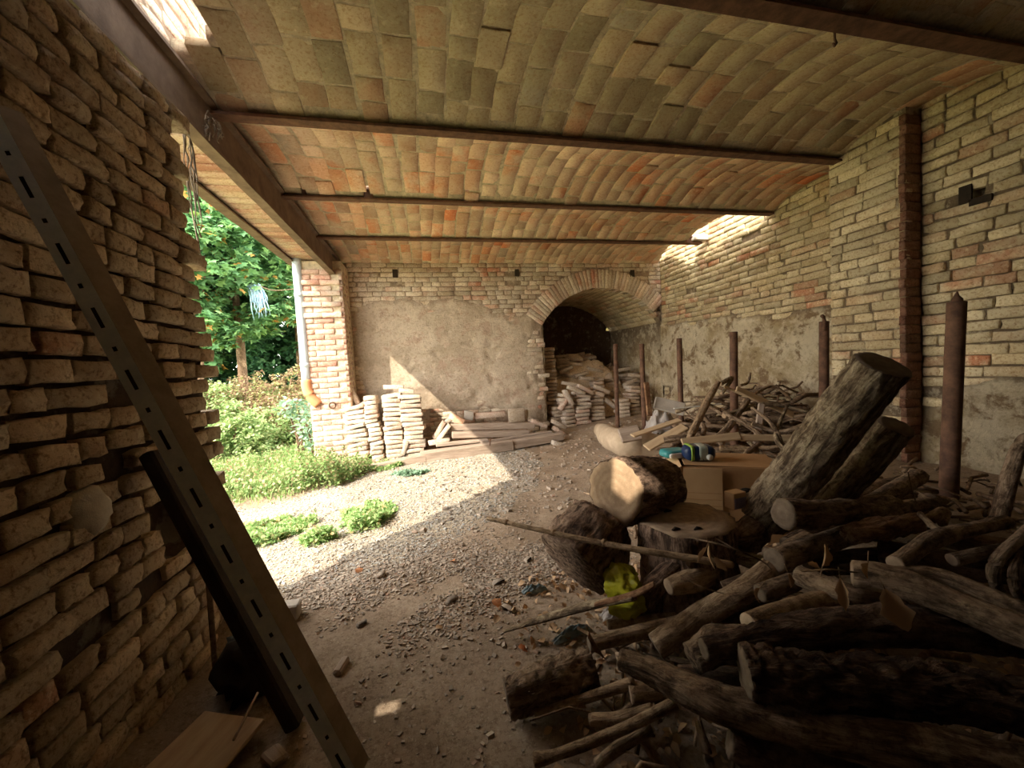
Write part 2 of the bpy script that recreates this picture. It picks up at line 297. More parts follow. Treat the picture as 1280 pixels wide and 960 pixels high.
def wall_sheet(name, fr, u0, u1, z0, z1, step, h, inside, m, thick=.3, parent=None):
    """relief surface of mortar and plaster; h(u,z) -> (proud, mask); closed by a back sheet"""
    nu = max(2, round((u1-u0)/step)+1); nz = max(2, round((z1-z0)/step)+1)
    V, mk, idx = [], [], {}; f = []
    for i in range(nu):
        for k in range(nz):
            u = u0+(u1-u0)*i/(nu-1); z = z0+(z1-z0)*k/(nz-1); p, a = h(u, z); idx[i, k] = len(V); V.append((u, -p, z)); mk.append(a)
    keep = set()
    for i in range(nu-1):
        for k in range(nz-1):
            if inside(u0+(u1-u0)*(i+.5)/(nu-1), z0+(z1-z0)*(k+.5)/(nz-1)): f.append((idx[i, k], idx[i+1, k], idx[i+1, k+1], idx[i, k+1])); keep.add((i, k))
    n = len(V); V += [(v[0], thick, v[2]) for v in V]; mk += mk; edges = []
    for i, k in keep:
        for di, dk, a, b in ((-1, 0, (i, k+1), (i, k)), (1, 0, (i+1, k), (i+1, k+1)), (0, -1, (i, k), (i+1, k)), (0, 1, (i+1, k+1), (i, k+1))):
            if (i+di, k+dk) not in keep: edges.append((idx[a]+n, idx[b]+n, idx[b], idx[a]))
    back = [tuple(reversed([q+n for q in p])) for p in f]
    me = mesh(name, [fr @ Vector(v) for v in V], f+edges+back, m, True, mk); return link(name, me, parent)
def sstep(a, b, x): t_ = min(1, max(0, (x-a)/(b-a))); return t_*t_*(3-2*t_)

def box_geo(sx, sy, sz, bev=.0):
    b = min(bev, sx*.3, sy*.3, sz*.3); v = []; 
    if b <= 0:
        v = [(x*sx/2, y*sy/2, z*sz/2) for x in (-1, 1) for y in (-1, 1) for z in (-1, 1)]
        return v, [(0, 1, 3, 2), (4, 6, 7, 5), (0, 4, 5, 1), (2, 3, 7, 6), (0, 2, 6, 4), (1, 5, 7, 3)]
    def ring(x, iy, iz): 
        return [(x, -iy, -iz+b), (x, -iy+b, -iz), (x, iy-b, -iz), (x, iy, -iz+b), (x, iy, iz-b), (x, iy-b, iz), (x, -iy+b, iz), (x, -iy, iz-b)]
    X, Y_, Z_ = sx/2, sy/2, sz/2; v = ring(-X, Y_-b, Z_-b)+ring(-X+b, Y_, Z_)+ring(X-b, Y_, Z_)+ring(X, Y_-b, Z_-b); f = [tuple(range(7, -1, -1)), tuple(range(24, 32))]
    for a in range(3):
        for j in range(8): k = (j+1) % 8; f.append((a*8+j, a*8+k, a*8+8+k, a*8+8+j))
    return v, f
def rough_box(name, sx, sy, sz, m, parent=None, mat=None, n=(3, 2, 1), e=.01, bev=.008, sm=False):
    v, f = box_geo(sx, sy, sz, bev); o_ = rnd.uniform(0, 50)
    v = [(x+e*fb((x+o_, y, z), 6), y+e*fb((x, y+o_, z), 6), z+e*fb((x, y, z+o_), 6)) for x, y, z in v]
    return link(name, mesh(name, v, f, m, sm), parent, mat=mat)
def basis(d, up=Vector((0, 0, 1))):
    x = d.normalized(); y = up.cross(x)
    if y.length < 1e-3: y = Vector((0, 1, 0))
    y.normalize(); z = x.cross(y); return x, y, z
def between(p, q, roll=0):                                          # matrix with local x from p to q, centred
    x, y, z = basis(q-p); m = Matrix((x, y, z)).transposed().to_4x4(); m.translation = (p+q)/2
    return m @ Matrix.Rotation(roll, 4, 'X')
def tube_geo(pts, rad, seg=10, rough=0., rsc=6., caps=True, flat=1., ridges=0., end_in=0.):
    """tapered tube along pts with noisy bark relief"""
    v, f = [], []; n = len(pts); up = Vector((0, 0, 1)); o_ = rnd.uniform(0, 90)
    for i, p in enumerate(pts):
        d = (pts[min(i+1, n-1)]-pts[max(i-1, 0)]); x, y, z = basis(d, up if abs(d.normalized().z) < .9 else Vector((0, 1, 0)))
        for j in range(seg):
            a = 2*math.pi*j/seg; r = rad[i]
            q = p+(y*math.cos(a)*flat+z*math.sin(a))*r
            if rough: r *= 1+rough*(fb((q+Vector((o_, 0, 0))), rsc, 4)) - ridges*.8*(1-2.2*abs(mn.noise(Vector((math.cos(a)*5.5+o_, math.sin(a)*5.5, i*.16)))))**2 - ridges*.35*(1-2*abs(mn.noise(Vector((math.cos(a)*12+o_, math.sin(a)*12, i*.4)))))**2
            v.append(p+(y*math.cos(a)*flat+z*math.sin(a))*r)
    for i in range(n-1):
        for j in range(seg): k = (j+1) % seg; f.append((i*seg+j, i*seg+k, i*seg+seg+k, i*seg+seg+j))
    if caps:
        f.append(tuple(range(seg-1, -1, -1))); f.append(tuple(range((n-1)*seg, n*seg)))
    return v, f
def spline(pts, n):
    if len(pts) == 2: return [pts[0].lerp(pts[1], i/(n-1)) for i in range(n)]
    P = [pts[0]*2-pts[1]]+list(pts)+[pts[-1]*2-pts[-2]]; out = []
    m = len(pts)-1
    for i in range(n):
        t_ = i/(n-1)*m; k = min(int(t_), m-1); t_ -= k; a, b, c_, d = P[k:k+4]
        out.append(.5*((2*b)+(c_-a)*t_+(2*a-5*b+4*c_-d)*t_*t_+(3*b-a-3*c_+d)*t_**3))
    return out
def lerp_list(a, n):
    out = []
    for i in range(n):
        t_ = i/(n-1)*(len(a)-1); k = min(int(t_), len(a)-2); out.append(a[k]+(a[k+1]-a[k])*(t_-k))
    return out

# ================================================================== THE SETTING
YF, XR_, XN, XP = 6.72, 4.54, 4.12, 3.95          # far wall, far right wall, near right wall, pier face
JY = [1.70, 2.97, 4.22, 5.42]                     # steel joists
ZC = 3.10
# ---------- floor: earth inside, gravel path outside the opening
def ground(x, y):
    z = .035*fb((x, y, 0), .7, 3)+.012*fb((x, y, 3), 4, 3)
    z += .30*sstep(1.3, 3.2, x)*sstep(.2, 1.2, y)*(1-.55*sstep(3.0, 5.0, y)) + .12*math.exp(-((x-2.3)**2+(y-1.3)**2)/1.2)   # debris heap under the firewood
    z += .10*sstep(2.0, 4.2, x)*sstep(3.0, 5.5, y)
    z += .10*math.exp(-((x+1.2)**2)/.05)*sstep(2.0, 1.2, y)
    z += .16*math.exp(-((x+1.15)**2+(y-2.35)**2)/.05)
    z += .9*sstep(7, 13, y-.25*(x+2))*sstep(-1.2, -2.6, x) + .5*sstep(-4, -9, x)
    return z
def gline(x): return 4.6+.45*sstep(-1.6, -1.1, x)+1.1*sstep(-1.1, -.5, x)
def sunny_path(x, y): n_ = fb((x, y, 9), 1.2); return sstep(0, .5, gline(x)+.3*n_-y)*sstep(1.2, .3, x-.25*(y-3.5)+.5*n_)*sstep(2.1, 2.9, y-.6*(x+.9)+.4*n_)  # pale gravel; its inner bounds follow the sun's shadow edge
nx, ny = 250, 220; xs = np.linspace(-3.6, 5.2, nx); ys = np.linspace(-1.6, 9.4, ny)
V = [(x, y, ground(x, y)) for x in xs for y in ys]; mk = [sunny_path(x, y) for x in xs for y in ys]
f = [(i*ny+k, (i+1)*ny+k, (i+1)*ny+k+1, i*ny+k+1) for i in range(nx-1) for k in range(ny-1)]
floor = tag(link('floor', mesh('floor', V, f, M['floor'], True, mk)), 'bare earth and gravel floor running from the shed out into the sunlit yard', 'floor', kind='structure')
nx, ny = 90, 90; xs = np.linspace(-22, 14, nx); ys = np.linspace(-8, 30, ny)
V = [(x, y, ground(x, y)-.03-(.12 if -3.6 < x < 5.2 and -1.6 < y < 9.4 else 0)) for x in xs for y in ys]
f = [(i*ny+k, (i+1)*ny+k, (i+1)*ny+k+1, i*ny+k+1) for i in range(nx-1) for k in range(ny-1)]
tag(link('meadow', mesh('meadow', V, f, M['soil'])), 'green sloping meadow outside the shed opening', 'ground', kind='structure')

# ---------- left wall (ends at y = 2.3), very eroded
r = random.Random(3)
szL = {'h': (.138, .061), 'm': (.165, .060), 'hh': (.130, .063), 's': (.215, .061), 'q': (.095, .060)}
variants('left', szL, M['brick_left'], .008, .009, 12, .10)
XL = -1.10
def endL(z): return 2.32-.10*z/3+.035*fb((0, 0, z), 3, 3)+(.03 if int(z/.083) % 2 else 0)-(.10*sstep(.95, .55, z)*(z > .3))
def holeL(u, z): return max(0, 1-((u-1.93)/.17)**2-((z-.78)/.20)**2)
wl = wall_sheet('wall_left', FR['left'](XL), -1.6, 2.42, -.1, 2.66, .035, lambda u, z: (-.030-.012*fb((u, z, 2), 9)-.08*min(1, 2*holeL(u, z)), 0), lambda u, z: u < endL(z)-.03 and not ((.44 < u < .78 and .90 < z < 1.30 and abs((z-.93)-(.745-u)*1.19) < .062)), M['mortar_left'], .30)  # unseen slanted slot added through the wall to pass a sun streak
tag(wl, 'near left wall of eroded dusty bricks with deep washed out joints', 'wall', kind='structure')
it = courses(FR['left'](XL), -1.6, 2.36, 0, 2.66, .083, szL, lambda u, z: u < endL(z) and holeL(u, z) < .3 and not (.36 < u < .86 and .82 < z < 1.36), r, .012, 1.1, .025, .010, (.010, .026))
put_bricks(wl, 'left', it, M['brick_left'])
endm = []                                                           # toothed end of the wall, seen edge on
z = .05
while z < 2.6:
    endm.append(('h', Matrix.Translation((XL-.17+r.uniform(-.02, .02), endL(z)-.02+r.uniform(0, .03), z)) @ Matrix.Rotation(math.pi+r.gauss(0, .05), 4, 'Z') @ Matrix.Rotation(r.gauss(0, .03), 4, 'Y'))); z += .083
for s, m_ in endm: link('brick', rnd.choice(BV['left'][s])[0], wl, mat=m_)
# mortar splash on the left wall
v = []; f = []
g0 = Z(125, 640, 1.2)
def patch(name, parent, fr, uc, zc, ru, rz, proud, m, seed=0):
    n = 18; v = [(uc, -proud, zc)]; f = []
    for rr in (.6, 1.0):
        for j in range(n):
            a = 2*math.pi*j/n; q = rr*(1+.28*fb((math.cos(a)*2, math.sin(a)*2, seed), 1.3)); v.append((uc+ru*q*math.cos(a), -proud*(1 if rr < 1 else .0)-.004*fb((a, seed, 1), 3), zc+rz*q*math.sin(a)))
    for j in range(n): k = (j+1) % n; f.append((0, 1+j, 1+k)); f.append((1+j, 1+n+j, 1+n+k, 1+k))
    for j in range(n): v.append((v[1+n+j][0], .03, v[1+n+j][2]))
    for j in range(n): k = (j+1) % n; f.append((1+n+j, 1+2*n+j, 1+2*n+k, 1+n+k))
    return link(name, mesh(name, [fr @ Vector(q) for q in v], f, m), parent)
p_ = atX(122, 640, XL+.02); patch('mortar_patch', wl, FR['left'](XL), p_.y, p_.z, .075, .085, .03, M['concrete'])['label'] = 'smooth grey mortar splash'

# ---------- far wall with the arched opening
r = random.Random(5)
szF = {'s': (.27, .068), 'h': (.135, .068), 'm': (.22, .068)}
variants('far', szF, M['brick_far'], .006, .008, 8, .06)
AX0, AX1, ACX, AR = 2.11, 4.56, 3.30, 1.42; AZ = 2.66-AR
def inarch(u, z, e=0): return AX0-e < u and (z < 2.0 or (u-ACX)**2+(z-AZ)**2 < (AR+e)**2) and u < 4.6
def plF(u, z):                                                      # plaster on the far wall
    n = fb((u, z, 5), 1.3, 4)
    a = sstep(-.05, .10, min(u+1.05+.15*n, 2.42-z+.22*n-.25*max(0, u-1.0), 1.95-u+.3*n, z-.55+.3*n))
    b = sstep(-.05, .08, min(1.98-u, u-1.2, .95-z+.2*n, z-.3))
    return max(a, b*.9 if n > -.15 else 0)
def hF(u, z):
    if u < 0 and z < 1.0: return (.004, .7)
    p = plF(u, z); return (-.010+.030*p+.010*fb((u, z, 1), 5, 5)+.006*fb((u, z, 4), 16, 3)-.03*sstep(.32, .5, fb((u*1, z*1.6, 8), 3.))*p, p)
wf = wall_sheet('wall_far', FR['far'](YF), -1.2, 4.62, -.1, 3.35, .04, hF, lambda u, z: not inarch(u, z, .17 if z > 2.0 and u > 2.2 else .02), M['mortar_far'], .4)
tag(wf, 'far brick wall with flaking tan plaster and an arched opening', 'wall', kind='structure')
holes = [(atY(494, 342, YF), .05), (atY(646, 341, YF), .045), (atY(790, 342, YF), .05)]
def okF(u, z):
    if inarch(u, z, .36 if z > 1.95 else .02): return False
    if any(abs(u-h_.x) < .10 and abs(z-h_.z) < .05 for h_, _ in holes): return False
    return plF(u, z) < .75 or r.random() < .05
it = courses(FR['far'](YF), -1.15, 4.6, 0, 3.15, .080, szF, okF, r, .010, .7, .02, .004)
put_bricks(wf, 'far', it, M['brick_far'])
for h_, s_ in holes:                                                # putlog holes, their shade painted as near-black boxes on the wall
    link('socket_shade', mesh('socket_shade', *box_geo(s_*1.7, .03, s_*2.6), M['black_and_shade'], False), wf, mat=Matrix.Translation((h_.x, YF-.004, h_.z)))
ar = tag(empty('brick_arch', (ACX, YF, AZ)), 'segmental arch of radial pale bricks over the dark tunnel mouth', 'arch', kind='structure')
a0 = math.atan2(2.0-AZ, AX0-ACX); a1 = math.atan2(1.98-AZ, 4.50-ACX)
vm = [mesh('voussoir', *brick_geo(.34, .066, .20, rnd, .006, .008), M['brick_far']) for _ in range(6)]
N = 46
for i in range(N):
    a = a0+(a1-a0)*(i+.5)/N; rc = AR+.17+rnd.uniform(-.008, .008)
    if ACX+rc*math.cos(a) > 4.50: continue
    link('voussoir', rnd.choice(vm), ar, mat=Matrix.Translation((rc*math.cos(a), -.022-rnd.uniform(0, .012), rc*math.sin(a))) @ Matrix.Rotation(-a, 4, 'Y'))
# tunnel behind the arch: side walls, barrel vault, back
tun = tag(empty('tunnel', (ACX, YF, 0)), 'dark barrel vaulted brick tunnel behind the arched opening', 'tunnel', kind='structure')
prof = [(AX0, 0)]+[(AX0, z_) for z_ in (.7, 1.4, 2.0)]+[(ACX+AR*math.cos(a0+(a1-a0)*i/24), AZ+AR*math.sin(a0+(a1-a0)*i/24)) for i in range(1, 25)]+[(4.52, z_) for z_ in (1.9, 1.2, .6, 0)]
yy = [0.0+.25*i for i in range(10)]
V = [(x-ACX+.01*fb((x, y, z_), 3), y, z_) for y in yy for x, z_ in prof]; n = len(prof)
f = [(i*n+k, i*n+k+1, (i+1)*n+k+1, (i+1)*n+k) for i in range(len(yy)-1) for k in range(n-1)]
mk = [1 if z_ < 1.9 else 0 for y in yy for x, z_ in prof]
link('lining', mesh('lining', V, f, M['mortar_right'], True, mk), tun)
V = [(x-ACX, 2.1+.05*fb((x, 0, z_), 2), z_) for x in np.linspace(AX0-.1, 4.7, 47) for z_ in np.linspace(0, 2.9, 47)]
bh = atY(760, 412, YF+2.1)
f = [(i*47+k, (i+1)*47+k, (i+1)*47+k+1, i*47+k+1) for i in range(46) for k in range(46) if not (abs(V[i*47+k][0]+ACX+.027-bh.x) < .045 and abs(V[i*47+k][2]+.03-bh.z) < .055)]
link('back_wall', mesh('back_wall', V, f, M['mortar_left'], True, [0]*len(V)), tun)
tb = [mesh('brick', *brick_geo(.26, .13, .05, rnd, .004, .006), M['brick_right']) for _ in range(5)]
ms = []
for i in range(26):
    a = a0+(a1-a0)*(i+.5)/26
    for j in range(8):
        y = .14+j*.275+(.13 if i % 2 else 0)
        b_ = Matrix((Vector((0, 1, 0)), Vector((math.cos(a), 0, math.sin(a))), Vector((math.sin(a), 0, -math.cos(a))))).transposed().to_4x4()
        b_.translation = ((AR-.012)*math.cos(a), y, AZ+(AR-.012)*math.sin(a)); ms.append(b_)
for b_ in ms[:]:
    if b_.translation.y < 3.0: link('brick', rnd.choice(tb), tun, mat=b_ @ Matrix.Diagonal((1, 1, .8, 1)))

# ---------- right walls and pier
r = random.Random(11)
szR = {'s': (.30, .070), 'm': (.24, .068), 'h': (.15, .068)}
variants('right', szR, M['brick_right'], .007, .010, 9, .07)
def lowR(u): return 1.98
def plR(u, z):                                                      # u = -y ; plastered below
    y = -u; n = fb((y, z, 15), 1.4, 4)
    return sstep(-.04, .08, (1.72+.06*(y-3.4) if y > 3 else .0)+.16*n-z) * (1-.9*sstep(.30, .45, fb((y*.8, z, 21), 2.3)) * (z < .75))
fr = FR['right'](XR_)
wr = wall_sheet('wall_right', fr, -6.75, -3.0, -.1, 4.6, .045, lambda u, z: (-.012+.034*plR(u, z)+.008*fb((u, z, 1), 4, 4), plR(u, z)), lambda u, z: True, M['mortar_right'], .4)
tag(wr, 'right wall past the pier, brick above and stained yellow plaster below', 'wall', kind='structure')
put_bricks(wr, 'right', courses(fr, -6.70, -3.05, .3, 4.5, .083, szR, lambda u, z: plR(u, z) < .7, r, .012, .9, .01, .006), M['brick_right'])
frn = FR['right'](XN)
def plN(u, z): n = fb((u, z, 33), 1.5, 4); return sstep(-.04, .08, 1.02+.25*n-z-.25*sstep(-2.0, -2.45, u))
hq = atX(1212, 243, XN)
def inh(u, z): return abs(-u-hq.y) < .055 and abs(z-hq.z) < .075
wn_ = wall_sheet('wall_right_near', frn, -2.46, 1.6, -.1, 3.45, .04, lambda u, z: ((-.10, 0) if inh(u, z) else (-.014+.034*plN(u, z)+.008*fb((u, z, 1), 4, 4), plN(u, z))), lambda u, z: True, M['mortar_right'], .4)
tag(wn_, 'near right wall with limewashed bricks above smooth plaster', 'wall', kind='structure')
put_bricks(wn_, 'right', courses(frn, -2.43, 1.5, .1, 3.3, .084, szR, lambda u, z: plN(u, z) < .7 and not inh(u, z) and u < -.5, r, .014, 1., .03, .008), M['brick_right'])
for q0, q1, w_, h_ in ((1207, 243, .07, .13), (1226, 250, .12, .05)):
    q = atX(q0, q1, XN); link('socket_shade', mesh('socket_shade', *box_geo(.02, w_, h_), M['black_and_shade'], False), wn_, mat=Matrix.Translation((XN+.0, q.y, q.z)))  # near-black boxes paint the shade inside the wall sockets
pr = tag(empty('brick_pier', (XP, 2.745, 0)), 'brick pier projecting from the right wall with a red return darkened for shade', 'pier', kind='structure')
inv = Matrix.Translation((-XP, -2.745, 0))
pc = link('core', mesh('core', *box_geo(.62, .60, 3.5), M['mortar_right'], False), pr, mat=Matrix.Translation((.325, 0, 1.70)))
frp = FR['right'](XP)
its = courses(frp, -3.055, -2.44, .35, 3.18, .084, {'s': szR['s'], 'h': szR['h'], 'm': szR['m']}, lambda u, z: not (z < 1.1 and fb((u, z, 3), 3) > .05), r, .004, .7, .0, .005)
for s, m_ in its: link('brick', rnd.choice(BV['right'][s])[0], pr, mat=inv @ m_)
redv = [mesh('brick', *brick_geo(.17, .070, .05, rnd, .005, .008), M['brick_red_shaded']) for _ in range(6)]
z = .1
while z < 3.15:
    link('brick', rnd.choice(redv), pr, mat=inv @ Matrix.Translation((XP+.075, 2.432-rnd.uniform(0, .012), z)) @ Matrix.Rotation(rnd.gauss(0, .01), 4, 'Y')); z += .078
# outer far pier by the opening (washed pink bricks)
fp = tag(empty('entrance_pier', (-1.42, 6.45, 0)), 'sunlit washed pink brick pier at the far end of the opening', 'pier', kind='structure')
link('core', mesh('core', *box_geo(.56, .52, 3.1), M['mortar_ceiling'], False), fp, mat=Matrix.Translation((0, .02, 1.45)))
pk = {s: [mesh('brick', *brick_geo(L, .066, .05, rnd, .006, .008), M['brick_pink']) for _ in range(6)] for s, L in (('s', .26), ('h', .135))}
z = .04; k = 0
while z < 2.92:
    row = ['s', 's', 'h'] if k % 2 else ['h', 's', 's']; x = -.29; step_ = .014*((z-2.2)/.12) if 2.2 < z < 2.8 and k % 2 else 0
    for s in row:
        L = .26 if s == 's' else .135
        if x+L < .32: 
            link('brick', rnd.choice(pk[s]), fp, mat=Matrix.Translation((x+L/2, -.262-rnd.uniform(0, .01)-(.03 if (k % 2 and 2.1 < z < 2.8) else 0), z))); x += L+.012
    for (y, s) in (((-.12, 's'), (.11, 'h')) if k % 2 else ((-.19, 'h'), (.02, 's'))):   # the two sides
        L = .26 if s == 's' else .135
        link('brick', rnd.choice(pk[s]), fp, mat=Matrix.Translation((.285, y, z)) @ Matrix.Rotation(math.pi/2, 4, 'Z'))
        link('brick', rnd.choice(pk[s]), fp, mat=Matrix.Translation((-.285, y, z)) @ Matrix.Rotation(-math.pi/2, 4, 'Z'))
    z += .080; k += 1
rg = link('wall_ring', mesh('wall_ring', *tube_geo([Vector((.045*math.cos(a), 0, .045*math.sin(a))) for a in np.linspace(0, 2*math.pi, 13)], [.012]*13, 6), M['rust']), fp, mat=Matrix.Translation((0.02, -.29, .86)))
# walls nobody sees straight on: behind the camera, and the ruined storey above
def slab(name, x0, x1, y0, y1, z0, z1, m, lab, cat='wall'):
    return tag(link(name, mesh(name, *box_geo(x1-x0, y1-y0, z1-z0), m, False), None, ((x0+x1)/2, (y0+y1)/2, (z0+z1)/2)), lab, cat, kind='structure')
slab('wall_back', -1.4, 4.5, -1.9, -1.6, -.1, 3.4, M['mortar_left'], 'plain wall behind the viewer')
slab('wall_upper_far', -1.9, 5.0, 6.75, 7.1, 3.3, 5.2, M['mortar_far'], 'wall of the storey above, over the arch')

# ---------- ceiling: five jack-arch bays of bricks between the joists
r = random.Random(21)
variants('vault', {'s': (.272, .166), 'h': (.150, .166)}, M['brick_ceiling'], .0035, .004, 8, .06, .74)
variants('vaulto', {'s': (.270, .144), 'h': (.150, .144)}, M['brick_ceiling_orange'], .003, .004, 8, .06, .74)
RISE = .15
bays = [(-1.6, .42), (.42, 1.70), (1.70, 2.97), (2.97, 4.22), (4.22, 5.42), (5.42, 6.74)]
sk = [atY(x, y, 4.1) for x, y in ((372, 240), (462, 241), (590, 247))]+[Z(1010, 194, ZC+.02)]
def inhole(x, y):
    if x < -1.05+.04*fb((y, 0, 0), 3) and 1.0 < y < 2.62: return True
    if 4.22 < y <= 5.42: return x > 4.33-.17*(y-4.22)+.03*fb((y, 1, 0), 4)
    if y > 5.42: return x > 4.15+.27*(y-5.42)+.03*fb((y, 1, 0), 4)
    if 4.10 < y < 4.2: return any(abs(x-q) < .03 for q in (-1.05, -.45, .55))
    return False
names = ['ceiling bay behind the viewer', 'ceiling bay right above the viewer', 'wide olive brown brick vault bay before the nearest long joist', 'second brick vault bay with dusty orange bricks, beyond the nearest long joist', 'third brick vault bay, broken away at its right end', 'last shallow orange brick vault bay against the far wall']
for b, (y0, y1) in enumerate(bays):
    root = tag(empty('ceiling', (0, (y0+y1)/2, ZC)), names[b], 'ceiling', kind='structure')
    s_ = y1-y0; R_ = (s_*s_/4+RISE*RISE)/(2*RISE); am = math.asin(s_/2/R_)
    def srf(a): return R_*math.sin(a), RISE-R_*(1-math.cos(a))
    big = b <= 2; key = 'vault' if big else 'vaulto'; cw = .184 if big else .160; nrow = 4.55 if b > 2 else 4.4
    nx_ = int(6.0/.045); na = 26; V = []; xs_ = np.linspace(-1.30, 4.56, nx_)
    for x in xs_:
        for k in range(na+1):
            a = -am+2*am*k/na; y, z_ = srf(a); V.append((x, y, z_+.0022*fb((x, y+b*5, 0), 9, 3)+.0012))
    f = []
    for i in range(nx_-1):
        for k in range(na):
            x = (xs_[i]+xs_[i+1])/2; y = srf(-am+2*am*(k+.5)/na)[0]+(y0+y1)/2
            if not inhole(x, y): f.append((i*(na+1)+k, (i*(na+1)+k+1), (i+1)*(na+1)+k+1, (i+1)*(na+1)+k))
    n = len(V); V2 = V+[(x, y, z_+.07) for x, y, z_ in V]; f2 = f+[tuple(reversed([q+n for q in p])) for p in f]
    from collections import Counter
    ec = Counter(); 
    for p in f:
        for q in range(4): ec[(p[q], p[(q+1) % 4])] += 1
    for (q, w_), c_ in list(ec.items()):
        if (w_, q) not in ec: f2.append((w_, q, q+n, w_+n))
    link('mortar_bed', mesh('mortar_bed', V2, f2, M['mortar_ceiling'], True, [0]*len(V2)), root)
    its = []; x = -1.24; col = 0
    if b < 1: continue
    while x < 4.52:
        a = -am+.01+ (r.uniform(0, .08) if b == 2 else r.uniform(0, .05)); first = True
        xo = x+cw/2
        while a < am-.02:
            s = 'h' if (first and col % 2) or r.random() < .12 else 's'; first = False
            L = .275 if s == 's' else .155
            if (a+L/R_) > am+.01: s = 'h'; L = .155
            if (a+L/R_) > am+.03: break
            ac = a+L/2/R_; a += (L+.010+r.uniform(0, .007))/R_
            y, z_ = srf(ac)
            if inhole(xo, y+(y0+y1)/2) or inhole(xo+.05, y+(y0+y1)/2): continue
            tg = Vector((0, math.cos(ac), -math.sin(ac))); nr = Vector((0, math.sin(ac), math.cos(ac)))
            rot = Matrix((tg, nr, Vector((1, 0, 0)))).transposed().to_4x4()
            rot.translation = (xo+r.uniform(-.004, .004)+.02*math.sin(ac*3+col), y, z_-.0035-r.uniform(0, .003)-(.012 if r.random() < .04 else 0))
            its.append((s, rot @ Matrix.Rotation(r.gauss(0, .02), 4, 'Y')))
        x += cw; col += 1
    for s, m_ in its[:300]: link('brick', rnd.choice(BV[key][s])[0], root, mat=m_)
# joists
def ibeam(name, x0, x1, y, z, wd, ht, m, lab, cat='beam', grp=None, axis='X', tf=.018):
    prof = [(-wd/2, 0), (wd/2, 0), (wd/2, tf), (.008, tf*1.6), (.008, ht-tf*1.6), (wd/2, ht-tf), (wd/2, ht), (-wd/2, ht), (-wd/2, ht-tf), (-.008, ht-tf*1.6), (-.008, tf*1.6), (-wd/2, tf)]
    n = 40; V = []; 
    for i in range(n):
        u = x0+(x1-x0)*i/(n-1); j = .003*fb((u, y, 0), 3)
        for a, b_ in prof: V.append((u, y+a+j, z+b_+j) if axis == 'X' else (y+a+j, u, z+b_+j))
    f = [(i*12+k, i*12+(k+1) % 12, (i+1)*12+(k+1) % 12, (i+1)*12+k) for i in range(n-1) for k in range(12)]
    if axis == 'X': f = [tuple(reversed(p)) for p in f]
    f += [(0, 1, 2, 3, 10, 11), (3, 4, 9, 10), (4, 5, 6, 7, 8, 9)]; q = (n-1)*12; f += [tuple(q+k for k in reversed(p)) for p in f[-3:]]
    return tag(link(name, mesh(name, V, f, m, False)), lab, cat, grp)
ibeam('steel_joist', -1.28, 4.15, .42, 3.05, .09, .12, M['rust'], 'steel joist behind and above the viewer')
j0 = ibeam('steel_joist', -1.28, 4.15, JY[0], 3.045, .10, .12, M['rust'], 'rusty steel joist crossing the top right corner of the view')
ibeam('steel_joist', -1.28, 4.02, JY[1], 3.06, .085, .12, M['rust'], 'nearest full length rusty joist, ending on the brick pier')
ibeam('steel_joist', -1.28, 4.52, JY[2], 3.07, .08, .12, M['rust'], 'middle rusty joist, ending at the bright gap in the roof')
ibeam('steel_joist', -1.28, 4.42, JY[3], 3.07, .08, .12, M['rust'], 'farthest rusty joist, with a concrete stub on its right end')
tag(rough_box('concrete_stub', .24, .14, .09, M['concrete'], None, Matrix.Translation((4.36, 5.40, 3.155)), e=.01), 'pale concrete stub sitting on the right end of the farthest joist', 'block')
p_ = Z(1074, 22, 3.04); hk = tag(link('iron_hook', mesh('iron_hook', *tube_geo([Vector(q) for q in ((0, 0, .02), (0, 0, -.03), (.012, 0, -.05), (0, 0, -.065), (-.014, 0, -.05))], [.006, .006, .007, .008, .004], 6), M['rust']), None, (p_.x, JY[0]+.07, 3.06)), 'small iron hook hanging under the vault beside the top right joist', 'hook')
# twin lintel beams with a brick soffit between them
ibeam('lintel_beam', .5, 6.70, -1.268, 2.80, .088, .33, M['rust_sunlit'], 'long inner steel lintel over the opening, dusty and sunlit below', axis='Y', tf=.02)
ibeam('lintel_beam', -1.6, 6.70, -1.83, 2.98, .11, .24, M['rust_sunlit'], 'outer steel lintel along the outside edge of the opening', axis='Y', tf=.02)
tr = tag(empty('brick_soffit', (-1.55, 4.4, 3.02)), 'flat strip of orange bricks set between the two lintel beams', 'soffit', kind='structure')
sv = [mesh('brick', *brick_geo(.44, .106, .06, rnd, .004, .005), M['brick_pink']) for _ in range(6)]
for i in range(34):
    link('brick', rnd.choice(sv), tr, mat=Matrix.Translation((rnd.uniform(-.006, .006), -2.1+i*.128, rnd.uniform(-.006, .006))) @ Matrix.Rotation(math.pi/2, 4, 'X'))
link('mortar_bed', mesh('mortar_bed', *box_geo(.50, 6.2, .05), M['mortar_ceiling'], False), tr, mat=Matrix.Translation((0, -.9, .04)))
slab('wall_upper_left', -1.95, -1.30, -1.6, -1.05, 3.14, 5.4, M['brick_pink'], 'ruined upper wall over the lintel, before a gap added for the sun')  # gap up to the next slab is added to let sun onto the log
slab('wall_upper_left_beyond', -1.95, -1.30, .02, 6.8, 3.14, 5.4, M['brick_pink'], 'ruined upper wall over the lintel, seen through the roof gap')
slab('sun_patch_block_near', -1.40, -1.12, -1.6, -.42, 2.66, 3.12, M['mortar_left'], 'unseen block on the left wall, added to trim the sun patch')  # added block, out of view, framing the sun patch on the log
slab('sun_patch_block_far', -1.40, -1.12, -.04, .5, 2.66, 3.12, M['mortar_left'], 'second unseen block on the left wall, added to trim the sun patch')  # added block on the other side of the sun patch
